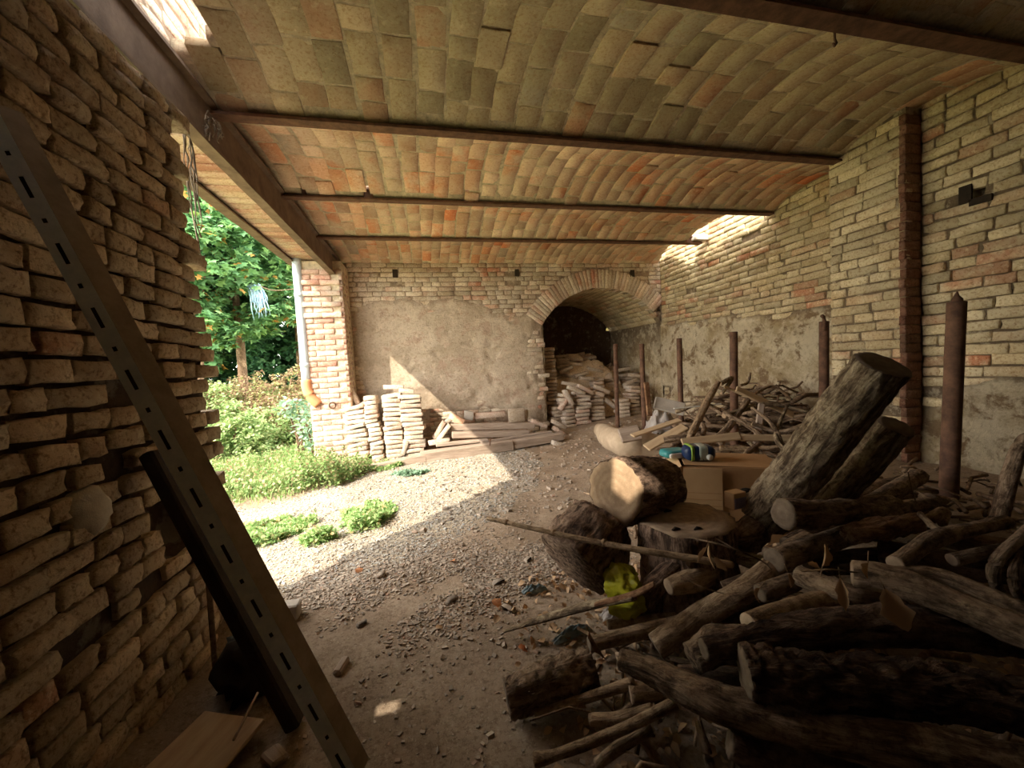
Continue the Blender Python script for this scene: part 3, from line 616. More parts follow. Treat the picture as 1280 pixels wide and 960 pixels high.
its = courses(FR['left'](-1.295), .2, 4.0, 3.15, 4.6, .083, {'s': szF['s'], 'h': szF['h']}, lambda u, z: True, r, .006, .6)
uw = bpy.data.objects['wall_upper_left_beyond']
for s, m_ in its[:300]: link('brick', rnd.choice(pk[s]), uw, mat=Matrix.Translation(-uw.location) @ m_)
uw.data.materials[0] = M['mortar_far']
slab('sun_patch_block_low', -1.40, -1.12, -.42, -.04, 2.66, 2.80, M['mortar_left'], 'unseen low block on the left wall, added to trim the sun patch')  # added block, out of view, cutting the sun patch's lower edge

# ================================================================== THE THINGS
def trunk(name, lab, pts, rad, m, cat='log', cut=None, cutm='cut', seg=16, n=None, rough=.12, rsc=7, grp=None, flat=1., ridges=0., ends=(1, 1), knots=0):
    """a log, branch or pole: bark body, sawn end faces as parts"""
    L = sum((pts[i+1]-pts[i]).length for i in range(len(pts)-1)); n = n or max(6, min(70, int(L/max(.012, min(rad)*.45))))
    P = spline(pts, n); Rd = lerp_list(rad, n); c = pts[0]
    v, f = tube_geo(P, Rd, seg, rough, rsc, True, flat, ridges)
    if knots:
        pass
    me = mesh(name, [q-c for q in v], f, m); off = rnd.uniform(0, 40); acc = 0; G = []
    for i in range(n):
        if i: acc += (P[i]-P[i-1]).length
        for j in range(seg): A_ = 2*math.pi*j/seg; G += [Rd[i]*math.cos(A_)+off, Rd[i]*math.sin(A_), acc*.22]
    me.attributes.new('grain', 'FLOAT_VECTOR', 'POINT').data.foreach_set('vector', G)
    o = tag(link(name, me, None, c), lab, cat, grp)
    for e in (0, 1):
        if cut and ends[e]:
            d = (P[0]-P[1]) if e == 0 else (P[-1]-P[-2]); d.normalize(); ring = [v[j] for j in range(seg)] if e == 0 else [v[(n-1)*seg+j] for j in range(seg)]
            ce = sum(ring, Vector())/seg; x, y, z = basis(d); q4 = Matrix((y, z, x)).transposed().to_4x4(); q4.translation = ce-c; qi = q4.inverted()
            loc = [qi @ (q-c) for q in ring]; V = [Vector((0, 0, .004))]
            for s_ in (.4, .75, .97): V += [Vector((q.x*s_, q.y*s_, (.004+  .03*rad[0 if e == 0 else -1]*fb((q.x*s_+c.x, q.y*s_, e), 14, 2)) if s_ < .9 else .001)) for q in loc]
            V += [Vector((q.x*.97, q.y*.97, -.006)) for q in loc]
            ff = [(0, 1+j, 1+(j+1) % seg) for j in range(seg)]
            for a in range(3):
                for j in range(seg): k = (j+1) % seg; ff.append((1+a*seg+j, 1+(a+1)*seg+j, 1+(a+1)*seg+k, 1+a*seg+k))
            if e == 0 or True:
                nrm = (V[1+seg//4]-V[0]).cross(V[1+seg//4+1]-V[0])
                if (V[1]-V[0]).cross(V[2]-V[0]).z < 0: ff = [tuple(reversed(p)) for p in ff]
            link('cut_face', mesh('cut_face', V, ff, M[cutm]), o, mat=q4)
    return o
def ZZ(*a): return [Z(*q) for q in a]
def rp(px, py, z, r_): return r_*DZ(px, py, z)/FPX                  # pixel radius at a floor-height point -> metres

# ---------- slotted steel upright leaning on the near left wall
top = atX(-8, 128, XL+.055); bot = Z(450, 972, .06)
x_, y_, z_ = basis(top-bot)
toc = (CP-(top*.5+bot*.5)).normalized(); toc = (toc-x_*toc.dot(x_)).normalized(); sd = x_.cross(toc)
if sd.dot(RR) < 0: sd = -sd
Ls = (top-bot).length; wA, wB, th = .045, .055, .003
dA = (-sd*.86+toc*-.10).normalized(); dB = (sd*.80-toc*.62).normalized()
st = empty('slotted_steel_angle', bot); tag(st, 'grey slotted steel angle upright leaning across the left brick wall', 'steel upright')
def strip(name, d, wd, slots, m, parent):
    nrm = x_.cross(d).normalized()
    if nrm.dot(toc) < 0: nrm = -nrm
    V, f = [], []
    def q(a, b_, h_): V.append(x_*a+d*b_+nrm*h_); return len(V)-1
    def pan(a0_, a1_, b0, b1):
        if a1_-a0_ < 1e-4: return
        i = [q(a_, b_, h_) for h_ in (0, -th) for a_, b_ in ((a0_, b0), (a1_, b0), (a1_, b1), (a0_, b1))]
        f.extend([(i[0], i[1], i[2], i[3]), (i[7], i[6], i[5], i[4]), (i[0], i[4], i[5], i[1]), (i[2], i[6], i[7], i[3]), (i[0], i[3], i[7], i[4]), (i[1], i[5], i[6], i[2])])
    if not slots: pan(0, Ls, 0, wd)
    else:
        s0, s1 = wd*.42, wd*.62; pan(0, Ls, 0, s0); pan(0, Ls, s1, wd); a = 0; k = 0
        while a < Ls:
            e_ = min(Ls, a+.055); pan(a, e_, s0, s1); ln = .060 if k % 2 == 0 else .014; a = e_+ln; k += 1
    return link(name, mesh(name, V, f, m, False), parent)
strip('slotted_flange', dA, wA, True, M['steel'], st); strip('plain_flange', dB, wB, False, M['shaded_flange'], st)
st_in = strip('slot_shade', (dA-toc*.25).normalized(), wA*.9, False, M['black_and_shade'], st); st_in.location = -toc*.012  # near-black strip added behind the slots to paint their shade
# near-black strip leaning behind it
a_ = Z(372, 905, .02); b_ = atX(188, 565, XL+.06); pd = between(a_, b_, .3)
tag(rough_box('dark_strip', (a_-b_).length, .075, .05, M['black_and_shade'], None, pd, e=.012), 'near-black strip leaning on the left wall behind the steel upright', 'timber')
a_, b_ = atX(271, 860, XL+.09), atX(258, 690, XL+.03)
tag(rough_box('wooden_lath', (a_-b_).length, .022, .012, M['black_and_shade' if 0 else 'bark'], None, between(a_, b_), e=.002), 'thin brown lath standing upright at the broken end of the left wall', 'lath')
# dark bundle at the wall foot
c_ = Z(318, 825, .10); bundle_v = []
def blob(name, c, sx, sy, sz, m, lab, cat, e=.25, sc=2.5, seg=22, rot=0, sharp=0, floor=None):
    V, f = [], []; nr_ = seg//2; off = rnd.uniform(0, 50)
    for i in range(nr_+1):
        ph = math.pi*i/nr_
        for j in range(seg):
            a = 2*math.pi*j/seg; d = Vector((math.sin(ph)*math.cos(a), math.sin(ph)*math.sin(a), math.cos(ph)))
            k = 1+e*fb(d+Vector((off, 0, 0)), sc, 4)
            if sharp: k = 1+e*(1-2*abs(fb(d+Vector((off, 0, 0)), sc, 3)))
            V.append((d.x*sx*k, d.y*sy*k, max(-sz*.75, d.z*sz*k)))
    for i in range(nr_):
        for j in range(seg): k = (j+1) % seg; f.append((i*seg+j, (i+1)*seg+j, (i+1)*seg+k, i*seg+k))
    return tag(link(name, mesh(name, V, f, m), None, mat=Matrix.Translation(c) @ Matrix.Rotation(rot, 4, 'Z')), lab, cat)
blob('dark_bundle', c_, .13, .15, .12, M['black_and_shade'], 'black lumpy bundle on the floor between the left wall and steel upright', 'bundle', .6, 3.2)
# board, stick and scraps bottom left
c_ = Z(262, 935, .055); bd = tag(rough_box('board', .42, .26, .016, M['plank'], None, Matrix.Translation(c_+Vector((-.05, -.08, .0))) @ Matrix.Rotation(math.radians(68), 4, 'Z') @ Matrix.Rotation(.05, 4, 'X'), e=.006), 'brown wooden board lying flat at the foot of the left wall', 'board')
a_, b_ = Z(292, 925, .08), Z(322, 866, .10)
tag(link('stick', mesh('stick', *tube_geo(spline([a_, b_], 6), [.0045]*6, 7))), 'short pale peeled stick lying across the brown board', 'stick').data.materials.append(M['cut_pale'])
for i, (px, py, sx, sy, lab) in enumerate(((350, 872, .09, .05, 'small broken brick piece beside the tip of the pale stick'), (380, 835, .10, .05, 'flat wood scrap beside the steel upright on the earth'), (428, 832, .10, .035, 'pale grey wood offcut on the floor right of the steel upright'), (345, 945, .09, .06, 'tan wood scrap at the bottom edge below the board'))):
    p = Z(px, py, ground(*Z(px, py, .02).xy)+.012)
    tag(rough_box('wood_scrap' if i else 'brick_fragment', sx, sy, .03, M['plank_old' if i else 'tile'], None, Matrix.Translation(p) @ Matrix.Rotation(rnd.uniform(0, 3), 4, 'Z'), e=.012), lab, 'scrap')
p = Z(362, 764, .05); tag(rough_box('stone_block', .10, .07, .09, M['concrete'], None, Matrix.Translation(p), e=.02), 'pale stone block at the sunlit edge right of the steel upright', 'stone')

# ---------- seven rusty poles
def pole(px, ytop, z0, y0px, rpx, lab, dx=0, extra=None):
    b = Z(px, y0px, z0); d = DZ(px, y0px, z0); t_ = W(px+dx, ytop, d); t_.z = t_.z
    ht = t_.z-b.z; rr = rpx*d/FPX; pts = [b-Vector((0, 0, .05)), b+(t_-b)*.5, t_]
    n = 14; P = spline(pts, n); v, f = tube_geo(P, [rr]*n, 14, .02, 20); c = P[0]
    return tag(link('rusty_pole', mesh('rusty_pole', [q-c for q in v], f, M['rust']), None, c), lab, 'pole'), t_, rr, d
pole(772, 430, .20, 533, 2.7, 'thin rusty pole nearest the arch, leftmost of the upright poles', -3)
pole(806, 430, .20, 545, 3.0, 'second rusty pole from the left, before the brick stacks in the arch', -4)
pole(852, 423, .22, 552, 3.3, 'third rusty pole from the left, with branches heaped at its foot', -3)
pole(918, 415, .22, 574, 4.6, 'rusty pole rising just behind the cardboard box', -1)
o, t_, rr, d = pole(1030, 402, .25, 560, 5.2, 'rusty pole behind the big leaning log, a bent stub on its top', 0)
p2 = W(1028, 398, d); link('bent_stub', mesh('bent_stub', *tube_geo([Vector(q) for q in ((0, 0, -.14), (0, 0, -.03), (-.01, 0, .01), (-.035, -.005, .025))], [.018, .018, .018, .018], 10), M['rust']), o, mat=Matrix.Translation(p2-o.location+Vector((-.014, -.03, 0))))
o, t_, rr, d = pole(1184, 378, .22, 655, 9, 'thick rusty pole at the right, ragged broken top', 12)
link('broken_tip', mesh('broken_tip', *tube_geo([Vector((0, 0, -.02)), Vector((0, 0, .02)), Vector((-.003, 0, .04)), Vector((.004, 0, .065))], [.03, .024, .012, .004], 8, .3, 30), M['rust']), o, mat=Matrix.Translation(t_-o.location))
a_, b_ = W(1246, 662, 1.95), W(1276, 556, 1.95)
trunk('bent_branch', 'dark crooked branch standing against the wall at the far right edge', [a_-Vector((0, 0, .2)), a_, b_, b_+Vector((.05, -.05, .03))], [.035, .035, .028, .02], M['bark'], 'branch')

# ---------- the three stump rounds
def up(p, dz): return p+Vector((0, 0, dz))
zb = ground(1.0, 2.3)
# top round lying on its side, cut face toward the viewer's left
ca, cb = W(768, 615, 1.93), W(818, 607, 2.18)
trunk('log_round', 'thick log round lying on its side, pale sawn face catching a patch of sun', [ca, (ca+cb)/2, cb+(cb-ca)*.15], [.170, .182, .165], M['bark_root'], 'log', True, 'cut', 40, 22, .07, 8, ridges=.10)
ca, cb = W(752, 656, 2.03), W(716, 706, 1.90)
trunk('log_round', 'dark tilted log round underneath the sunlit one, rough bark side to the camera', [ca, (ca+cb)/2, cb], [.185, .21, .20], M['bark_root'], 'log', True, 'cut_dark', 40, 22, .07, 8, ridges=.14, ends=(1, 0))
ca = W(856, 648, 1.83); b0 = Vector((ca.x+.02, ca.y-.01, ground(ca.x, ca.y)-.02))
so_ = trunk('stump', 'broad upright stump with a flat smooth sawn top beside the cardboard box', [b0, ca*.5+b0*.5, ca], [.245, .23, .228], M['bark_root'], 'stump', True, 'cut_mid', 44, 20, .09, 6, ridges=.12, ends=(0, 1))
for i, (dx, dy) in enumerate(((-.03, .09), (-.12, -.10), (-.03, -.13))):
    link('crack', mesh('crack', *tube_geo([Vector((-.02, 0, 0)), Vector((0, .004, .002)), Vector((.022, 0, 0))], [.003, .010, .003], 8, .2, 30, True, 1), M['black_and_shade']), so_, mat=Matrix.Translation(ca-so_.location+Vector((dx, dy, .006))))
ca = W(930, 672, 1.95); trunk('root_chunk', 'fibrous dark root chunk right of the flat topped stump', [ca+Vector((-.13, 0, -.01)), ca, ca+Vector((.15, .04, .01))], [.07, .095, .07], M['bark_root'], 'log', None, 'cut', 24, 16, .25, 9, ridges=.25)

# ---------- cardboard box with packs on it
bx0 = W(853, 628, 2.45); bx1 = W(903, 622, 2.38)
X_ = (bx1-bx0); X_.z = 0; Wb = .31; X_.normalize(); Yb = Vector((-X_.y, X_.x, 0)); base = Vector((bx0.x, bx0.y, ground(bx0.x, bx0.y)))
box = tag(empty('cardboard_box', base, math.atan2(X_.y, X_.x)), 'large open brown cardboard box between the stump and the leaning log', 'box')
hz_ = W(855, 582, 2.45).z-base.z
def panel(name, sx, sy, sz, c, m, parent, rx=0, ry=0, rz=0): return link(name, mesh(name, *box_geo(sx, sy, sz, .002), m, False), parent, mat=Matrix.Translation(c) @ Matrix.Rotation(rz, 4, 'Z') @ Matrix.Rotation(rx, 4, 'X') @ Matrix.Rotation(ry, 4, 'Y'))
DX, DY = .56, .34
panel('front_panel', DX, .006, hz_, (DX/2, 0, hz_/2), M['cardboard'], box)
panel('back_panel', DX, .006, hz_, (DX/2, DY, hz_/2), M['cardboard'], box)
panel('side_panel', .006, DY, hz_, (0, DY/2, hz_/2), M['cardboard_light'], box); panel('side_panel', .006, DY, hz_, (DX, DY/2, hz_/2), M['cardboard'], box)
panel('top_flap', DX*.97, DY*.95, .005, (DX*.52, DY*.5, hz_+.006), M['cardboard'], box, .02, .02)
panel('hanging_flap', .22, .005, hz_*.95, (.12, -.012, hz_*.52), M['cardboard_light'], box, .04)
panel('side_flap', .16, .30, .005, (-.07, .12, hz_-.03), M['cardboard_light'], box, 0, -.5)
for k in range(2): link('hand_hole_shade', mesh('hand_hole_shade', *tube_geo([Vector((0, .002, 0)), Vector((0, -.006, 0))], [.022, .022], 12, flat=1.7), M['black_and_shade']), box, mat=Matrix.Translation((.36+.12*k, -.002, hz_*.75)))  # solid near-black discs paint the shade of the hand holes
for k in range(7): link('corrugation', mesh('corrugation', *box_geo(.21, .003, .004), M['cardboard'], False), box, mat=Matrix.Translation((.12, -.017-.002*k/7, hz_*(.30+.07*k))))
top_ = base+Vector((0, 0, hz_+.012))
pk_ = tag(empty('wrapped_pack', top_+X_*.10+Yb*.13, math.atan2(X_.y, X_.x)+.15), 'dark blue film pack with a green stripe and grey window on the cardboard box', 'pack')
def soft(name, sx, sy, sz, c, m, parent, rz=0, pf=.35):
    V, f = [], []; n = 10
    for i in range(n+1):
        for j in range(16):
            a = 2*math.pi*j/16; u = -1+2*i/n; k = (1-abs(u)**6)**.25 if abs(u) < 1 else .55; ca_, sa_ = math.cos(a), math.sin(a)
            s1_ = abs(ca_)**.5*(1 if ca_ > 0 else -1); s2_ = abs(sa_)**.5*(1 if sa_ > 0 else -1)
            V.append((u*sx/2, s1_*sy/2*k*(1+.04*fb((u*3, a, c[0]), 1.5)), sz/2+s2_*sz/2*k*(1+.06*fb((u*3, a, 3), 1.5))))
    for i in range(n):
        for j in range(16): k = (j+1) % 16; f.append((i*16+j, i*16+k, (i+1)*16+k, (i+1)*16+j))
    f += [tuple(range(15, -1, -1)), tuple(range(n*16, n*16+16))]
    return link(name, mesh(name, V, f, m), parent, mat=Matrix.Translation(c) @ Matrix.Rotation(rz, 4, 'Z'))
soft('wrapper', .19, .13, .10, (.02, 0, 0), M['navy'], pk_); soft('green_stripe', .03, .136, .104, (-.035, 0, 0), M['lime'], pk_, .12); soft('window_film', .075, .134, .103, (.035, 0, .0), M['greyfilm'], pk_, .05)
link('round_emblem', mesh('round_emblem', *tube_geo([Vector((0, 0, 0)), Vector((0, -.004, 0))], [.02, .02], 16), M['white']), pk_, mat=Matrix.Translation((.07, -.066, .03)))
t2 = tag(empty('wrapped_pack', top_+X_*-.02+Yb*.20, math.atan2(X_.y, X_.x)+.45), 'teal and white film pack lying left of the dark blue pack', 'pack')
soft('wrapper', .18, .13, .055, (0, 0, 0), M['teal'], t2); soft('white_side', .12, .02, .036, (-.01, -.062, .004), M['white'], t2)
c_ = W(919, 624, 2.02); sb = tag(empty('small_carton', (c_.x, c_.y, c_.z-.045), .1), 'small carton with grey violet print leaning on the root chunk', 'carton')
panel('carton_body', .085, .06, .085, (0, 0, .045), M['cardboard_light'], sb); panel('printed_face', .078, .004, .055, (0, -.032, .035), M['lilac'], sb)

# ---------- yellow bag, plastic scraps
def crumple(name, c, sx, sy, sz, m, lab, cat, e=.5, seed=0, rot=0):
    V, f = [], []; n = 26
    for i in range(n+1):
        for j in range(n+1):
            u, w_ = i/n*2-1, j/n*2-1; q = Vector((u*sx, w_*sy*(1-.3*u*u), 0))
            h_ = sz*(1-u*u)*(1-w_*w_)**.5*(1+e*fb((u, w_, seed), 2.6, 4))+.25*sz*abs(fb((u*2, w_*2, seed+4), 3.5, 3)); V.append((q.x*(1+.15*fb((u, w_, seed+2), 2)), q.y*(1+.2*fb((u, w_, seed+7), 2)), h_))
    for i in range(n):
        for j in range(n): f.append((i*(n+1)+j, (i+1)*(n+1)+j, (i+1)*(n+1)+j+1, i*(n+1)+j+1))
    k = len(V); V += [(x, y, z-.003 if 0 else z*.9-.004) for x, y, z in V]; f += [tuple(reversed([q+k for q in p])) for p in f]
    return tag(link(name, mesh(name, V, f, m), None, mat=Matrix.Translation(c) @ (rot if isinstance(rot, Matrix) else Matrix.Rotation(rot, 4, 'Z'))), lab, cat)
c_ = W(782, 722, 1.72)
crumple('plastic_bag', c_+Vector((.0, .04, -.08)), .09, .115, .10, M['yellow'], 'crumpled translucent yellow bag in front of the dark log rounds', 'bag', .6, 1, Matrix.Rotation(1.15, 4, 'X') @ Matrix.Rotation(.2, 4, 'Y'))
for i, (px, py, sx, sy, sd_, lab, mm) in enumerate(((668, 738, .07, .025, 3, 'blue grey plastic scrap on the gravel left of the tilted round', 'bag_blue'), (715, 793, .10, .022, 4, 'torn dark blue grey plastic strip under the pale bark strip', 'bag_blue'), (768, 768, .07, .04, 5, 'crumpled grey film beside the bark strip and yellow bag', 'bag_clear'))):
    p = Z(px, py, ground(*Z(px, py, .1).xy)+.01); crumple('plastic_scrap', p, sx, sy, .03, M[mm], lab, 'plastic', .8, sd_, rnd.uniform(-.4, .4))
c_ = Z(826, 528, .42); crumple('plastic_sack', c_+Vector((0, 0, -.12)), .20, .17, .26, M['bag_clear'], 'cloudy grey plastic sack slumped against the second rusty pole', 'sack', .5, 8)
c_ = Z(800, 552, .16)
V = []; f = []
cv = [Z(752, 538, .28), Z(775, 552, .30), Z(805, 556, .28), Z(842, 562, .22)]
trunk('canvas_roll', 'dusty tan canvas roll lying before the poles near the arch', cv, [.12, .17, .17, .12], M['canvas'], 'canvas', None, 'cut', 24, 26, .25, 3)

# ---------- firewood
def wide(q): return (1+((q[0]-640)**2+(q[1]-480)**2)/FPX**2)**-.30
def wood(name, lab, pts, rpx, m, cut=True, cutm='cut_mid', cat='log', **k):
    P = [Z(*q) for q in pts]; rd = [rpx[i]*wide(pts[int(round(i*(len(pts)-1)/max(1, len(rpx)-1)))])*DZ(*pts[int(round(i*(len(pts)-1)/max(1, len(rpx)-1)))])/FPX for i in range(len(rpx))]
    return trunk(name, lab, P, rd, M[m], cat, cut, cutm, **k)
# two big logs leaning up
a_, b_ = W(968, 628, 1.95), W(1103, 455, 1.45)
trunk('leaning_log', 'big lichened log leaning steeply up toward the right pier', [a_+(a_-b_)*.12, a_*.6+b_*.4, b_], [.122, .112, .092], M['bark_grey'], 'log', True, 'cut_dark', 40, 60, .07, 6, ridges=.10, ends=(0, 1))
a_, b_ = W(1018, 648, 2.05), W(1120, 532, 1.66)
trunk('leaning_log', 'smaller grey leaning log tucked under the big leaning one', [a_, b_], [.088, .070], M['bark_grey'], 'log', True, 'cut_dark', 28, 40, .06, 7, ridges=.14, ends=(0, 1))
wood('split_log', 'dark log with a split double end under the big leaning log', [(978, 641, .66), (1045, 641, .62), (1115, 632, .52)], [23, 21, 17], 'bark', True, 'cut_dark', seg=24, rough=.15, ridges=.2)
wood('branch', 'long curved branch at the back of the pile ending near the pier foot', [(985, 682, .48), (1070, 640, .52), (1148, 596, .52)], [13, 13, 12], 'bark', True, 'cut_dark')
wood('log', 'smooth round ended log just in front of the long curved branch', [(968, 700, .52), (1060, 668, .52), (1130, 636, .50), (1165, 630, .48)], [17, 14, 12, 9], 'bark', True, 'cut_dark', seg=18)
wood('branch', 'thin grey branch behind the broken reddish stub', [(1080, 672, .40), (1128, 645, .42), (1180, 625, .42)], [9, 9, 7], 'bark', True)
wood('branch', 'low branch running to the foot of the thick rusty pole', [(1085, 630, .40), (1140, 618, .40), (1170, 632, .38)], [7, 7, 6], 'bark_smooth', True)
wood('broken_log', 'reddish broken log stub with a torn jagged end, right of the curled leaves', [(1062, 668, .58), (1100, 662, .58), (1146, 652, .56)], [15, 19, 14], 'bark_red', None, seg=22, rough=.3, rsc=12, ridges=.2)
wood('branch', 'long tan branch slanting down from the middle of the pile to the floor', [(820, 808, .17), (880, 768, .28), (935, 735, .42), (985, 692, .50), (1010, 676, .50)], [17, 17, 16, 15, 14], 'bark_smooth', True, 'cut_dark', seg=20, rough=.07)
wood('log', 'pale smooth log with a bright sawn end right of the long tan branch', [(936, 780, .50), (975, 766, .50), (1030, 750, .48)], [15, 15, 15], 'bark_smooth', True, 'cut_pale', seg=20, rough=.05, ends=(1, 0))
wood('log', 'dark short log lying behind the pale smooth log', [(950, 742, .44), (985, 730, .46), (1000, 722, .46)], [13, 13, 12], 'bark', True, 'cut_dark')
wood('stub', 'broken tan log stub with a knobbly end below the small carton', [(836, 734, .36), (868, 724, .37), (892, 712, .37)], [11, 17, 14], 'bark_smooth', True, 'cut_mid', seg=20, rough=.15)
wood('root', 'gnarled dark root standing between the yellow bag and the tan stub', [(806, 768, .15), (815, 738, .28), (846, 702, .42), (880, 680, .48)], [16, 15, 11, 9], 'bark_root', None, seg=20, rough=.35, ridges=.25)
wood('log', 'thick short bark log lying alone on the earth at the front left of the pile', [(634, 872, .10), (690, 852, .12), (740, 836, .13)], [27, 31, 29], 'bark', True, 'cut_dark', seg=36, rough=.18, ridges=.30, n=40)
wood('log', 'slim log with a square sawn end beside the orange bark peel', [(737, 806, .17), (800, 790, .19), (856, 776, .22)], [10, 10, 10], 'bark_smooth', True, 'cut_dark', seg=14)
wood('branch', 'straight thin branch behind the slim square ended log', [(760, 781, .15), (810, 774, .17), (868, 768, .20)], [6, 6, 5], 'bark_smooth', True)
wood('stick', 'straight smooth stick coming out from under the short bark log', [(670, 892, .06), (735, 872, .12), (792, 853, .19)], [6, 7, 8], 'bark_smooth', True)
wood('log', 'short peeled stub between the smooth stick and the crossing log', [(788, 868, .16), (830, 862, .17), (870, 858, .17)], [14, 15, 14], 'bark_smooth', True)
wood('log', 'big tan log crossing the pile from upper left to the bottom right corner', [(776, 824, .36), (820, 842, .36), (900, 878, .36), (1040, 915, .36), (1290, 960, .36)], [15, 20, 29, 33, 38], 'bark', True, 'cut_dark', seg=32, rough=.12, ridges=.15, n=70)
wood('stick', 'frayed long stick pointing to the lower left corner of the pile', [(668, 950, .08), (700, 942, .10), (770, 915, .15), (845, 878, .24)], [11, 7, 8, 8], 'bark_smooth', None, seg=14, rough=.15)
wood('branch', 'short thick branch under the frayed long stick', [(746, 955, .06), (775, 933, .10), (812, 908, .14)], [8, 9, 10], 'bark_smooth', True)
wood('stick', 'knotty pale stick at the bottom edge under the frayed one', [(800, 922, .08), (815, 942, .08), (832, 968, .06)], [6, 7, 6], 'bark_smooth', None, rough=.25)
wood('branch', 'forked grey branch stub left of the big crossing log', [(738, 899, .11), (775, 898, .13), (815, 886, .18)], [8, 9, 7], 'bark_smooth', True)
wood('branch', 'thin arched branch between the bark log and forked stub', [(770, 898, .12), (790, 882, .14), (820, 868, .16)], [4, 5, 5], 'bark', None)
wood('broken_log', 'rough splintered wood block above the big crossing log', [(864, 820, .36), (900, 806, .38), (950, 800, .40)], [24, 28, 26], 'bark', None, seg=24, rough=.28, rsc=10, ridges=.35)
wood('log', 'broad rotten log with a split end filling the lower right of the pile', [(930, 842, .44), (1010, 850, .44), (1140, 862, .42), (1300, 885, .40)], [40, 46, 50, 52], 'bark_dark', True, 'cut_dark', seg=40, rough=.16, ridges=.35, n=70)
wood('log', 'long dark log behind the broad rotten one', [(880, 812, .46), (980, 792, .48), (1120, 782, .50), (1290, 800, .48)], [16, 28, 34, 34], 'bark_dark', True, 'cut_dark', seg=32, rough=.14, ridges=.30, n=60)
wood('log', 'dark log with a big round end behind the hanging dead leaf', [(1066, 716, .60), (1130, 730, .60), (1210, 762, .58), (1300, 800, .56)], [21, 25, 26, 28], 'bark', True, 'cut_mid', seg=28, rough=.10, ridges=.15)
wood('log', 'brown log lying above the round ended log toward the right edge', [(1110, 716, .58), (1180, 722, .58), (1300, 772, .56)], [10, 13, 14], 'bark', True, 'cut_dark')
wood('log', 'thin cut log under the dead leaf twig', [(1000, 720, .50), (1060, 742, .52), (1120, 748, .50)], [15, 16, 14], 'bark', True, 'cut_mid', seg=18)
wood('branch', 'grey curved branch reaching right toward the corner of the wall', [(1120, 705, .60), (1165, 675, .62), (1200, 665, .62), (1258, 652, .60)], [13, 13, 12, 10], 'bark', True)
wood('branch', 'knotted short branch by the foot of the thick rusty pole', [(1160, 650, .50), (1180, 640, .50), (1178, 655, .48)], [8, 8, 6], 'bark_smooth', None)
wood('branch', 'short pale slat of wood leaning on the grey curved branch', [(1150, 642, .60), (1163, 655, .60), (1178, 668, .60)], [4, 5, 4], 'bark_smooth', None)
wood('branch', 'upright forked branch at the right edge of the pile', [(1262, 770, .40), (1242, 712, .58), (1275, 672, .66), (1300, 650, .70)], [8, 9, 8, 8], 'bark', True)
wood('branch', 'second upright branch close to the right edge', [(1290, 770, .40), (1268, 730, .56), (1272, 690, .62)], [7, 8, 6], 'bark', True)
wood('branch', 'dark crossing branch low at the right edge', [(1190, 700, .52), (1235, 690, .54), (1290, 680, .55)], [10, 10, 9], 'bark', True)
wood('log', 'rough bark log along the bottom edge in front of the big crossing log', [(912, 930, .28), (960, 950, .26), (1100, 985, .24), (1290, 1010, .24)], [24, 30, 34, 34], 'bark_dark', True, 'cut_dark', seg=32, rough=.2, ridges=.3)
wood('branch', 'bark slab standing under the big crossing log', [(872, 900, .20), (880, 930, .16), (890, 965, .10)], [10, 12, 12], 'bark', None, flat=.5, rough=.2)
wood('branch', 'dark branch buried between the stump and the long tan branch', [(905, 735, .36), (950, 720, .42), (985, 718, .44)], [9, 10, 8], 'bark', True)
wood('branch', 'grey split branch below the flat topped stump', [(905, 690, .40), (940, 702, .42), (975, 705, .42)], [9, 10, 8], 'bark_grey', True)
wood('branch', 'short branch resting in front of the stump base', [(852, 690, .36), (870, 680, .42), (884, 672, .46)], [9, 9, 8], 'bark_smooth', None)
wood('log', 'dark log deep in the pile under the long curved branch', [(1010, 705, .38), (1090, 700, .40), (1160, 690, .42)], [17, 18, 16], 'bark_dark', True, 'cut_dark')
wood('log', 'dark log deep in the pile under the long tan branch', [(880, 790, .22), (960, 770, .26), (1060, 775, .30)], [19, 20, 22], 'bark_dark', True, 'cut_dark', rough=.2)
wood('log', 'buried dark log between the big rotten log and crossing log', [(850, 850, .24), (930, 860, .26), (1060, 880, .28)], [20, 26, 30], 'bark_dark', True, 'cut_dark', rough=.2)
wood('log', 'buried log at the back right of the pile below the thick pole', [(1100, 690, .44), (1190, 705, .46), (1300, 720, .48)], [18, 20, 20], 'bark_dark', True, 'cut_dark', rough=.2)
wood('log', 'buried log between the rusty pole foot and right edge', [(1150, 668, .34), (1220, 680, .36), (1300, 690, .38)], [14, 16, 16], 'bark_dark', True, 'cut_dark', rough=.2)
wood('log', 'bark log lying under the two leaning logs', [(1010, 640, .36), (1070, 622, .40), (1130, 606, .40)], [18, 18, 15], 'bark', True, 'cut_dark', rough=.15)
o = wood('long_stick', 'long thin knotty stick poking left over the dark log rounds', [(610, 648, .52), (700, 668, .54), (780, 684, .55), (872, 699, .56), (915, 706, .55)], [2.6, 3.3, 4.0, 5, 5], 'bark_smooth', True, 'cut_pale', 'stick', seg=12, n=60, rough=.05)
for k, (x, y, z_, r_) in enumerate(((633, 653, .527, 3.8), (692, 666, .538, 4.4), (755, 679, .547, 5))):
    p = Z(x, y, z_); link('knot', mesh('knot', *tube_geo([Vector((-.012, 0, 0)), Vector((0, 0, .001)), Vector((.012, 0, 0))], [rp(x, y, z_, r_)*.7, rp(x, y, z_, r_), rp(x, y, z_, r_)*.7], 10), M['bark_smooth']), o, mat=Matrix.Translation(p-o.location))
wood('bark_strip', 'pale curved bark strip lying over the gravel left of the pile', [(630, 789, .06), (690, 770, .14), (745, 755, .24), (793, 748, .34)], [1.6, 4, 5, 3.5], 'bark_grey', None, 'cut', 'bark', seg=10, flat=2.0, rough=.1)
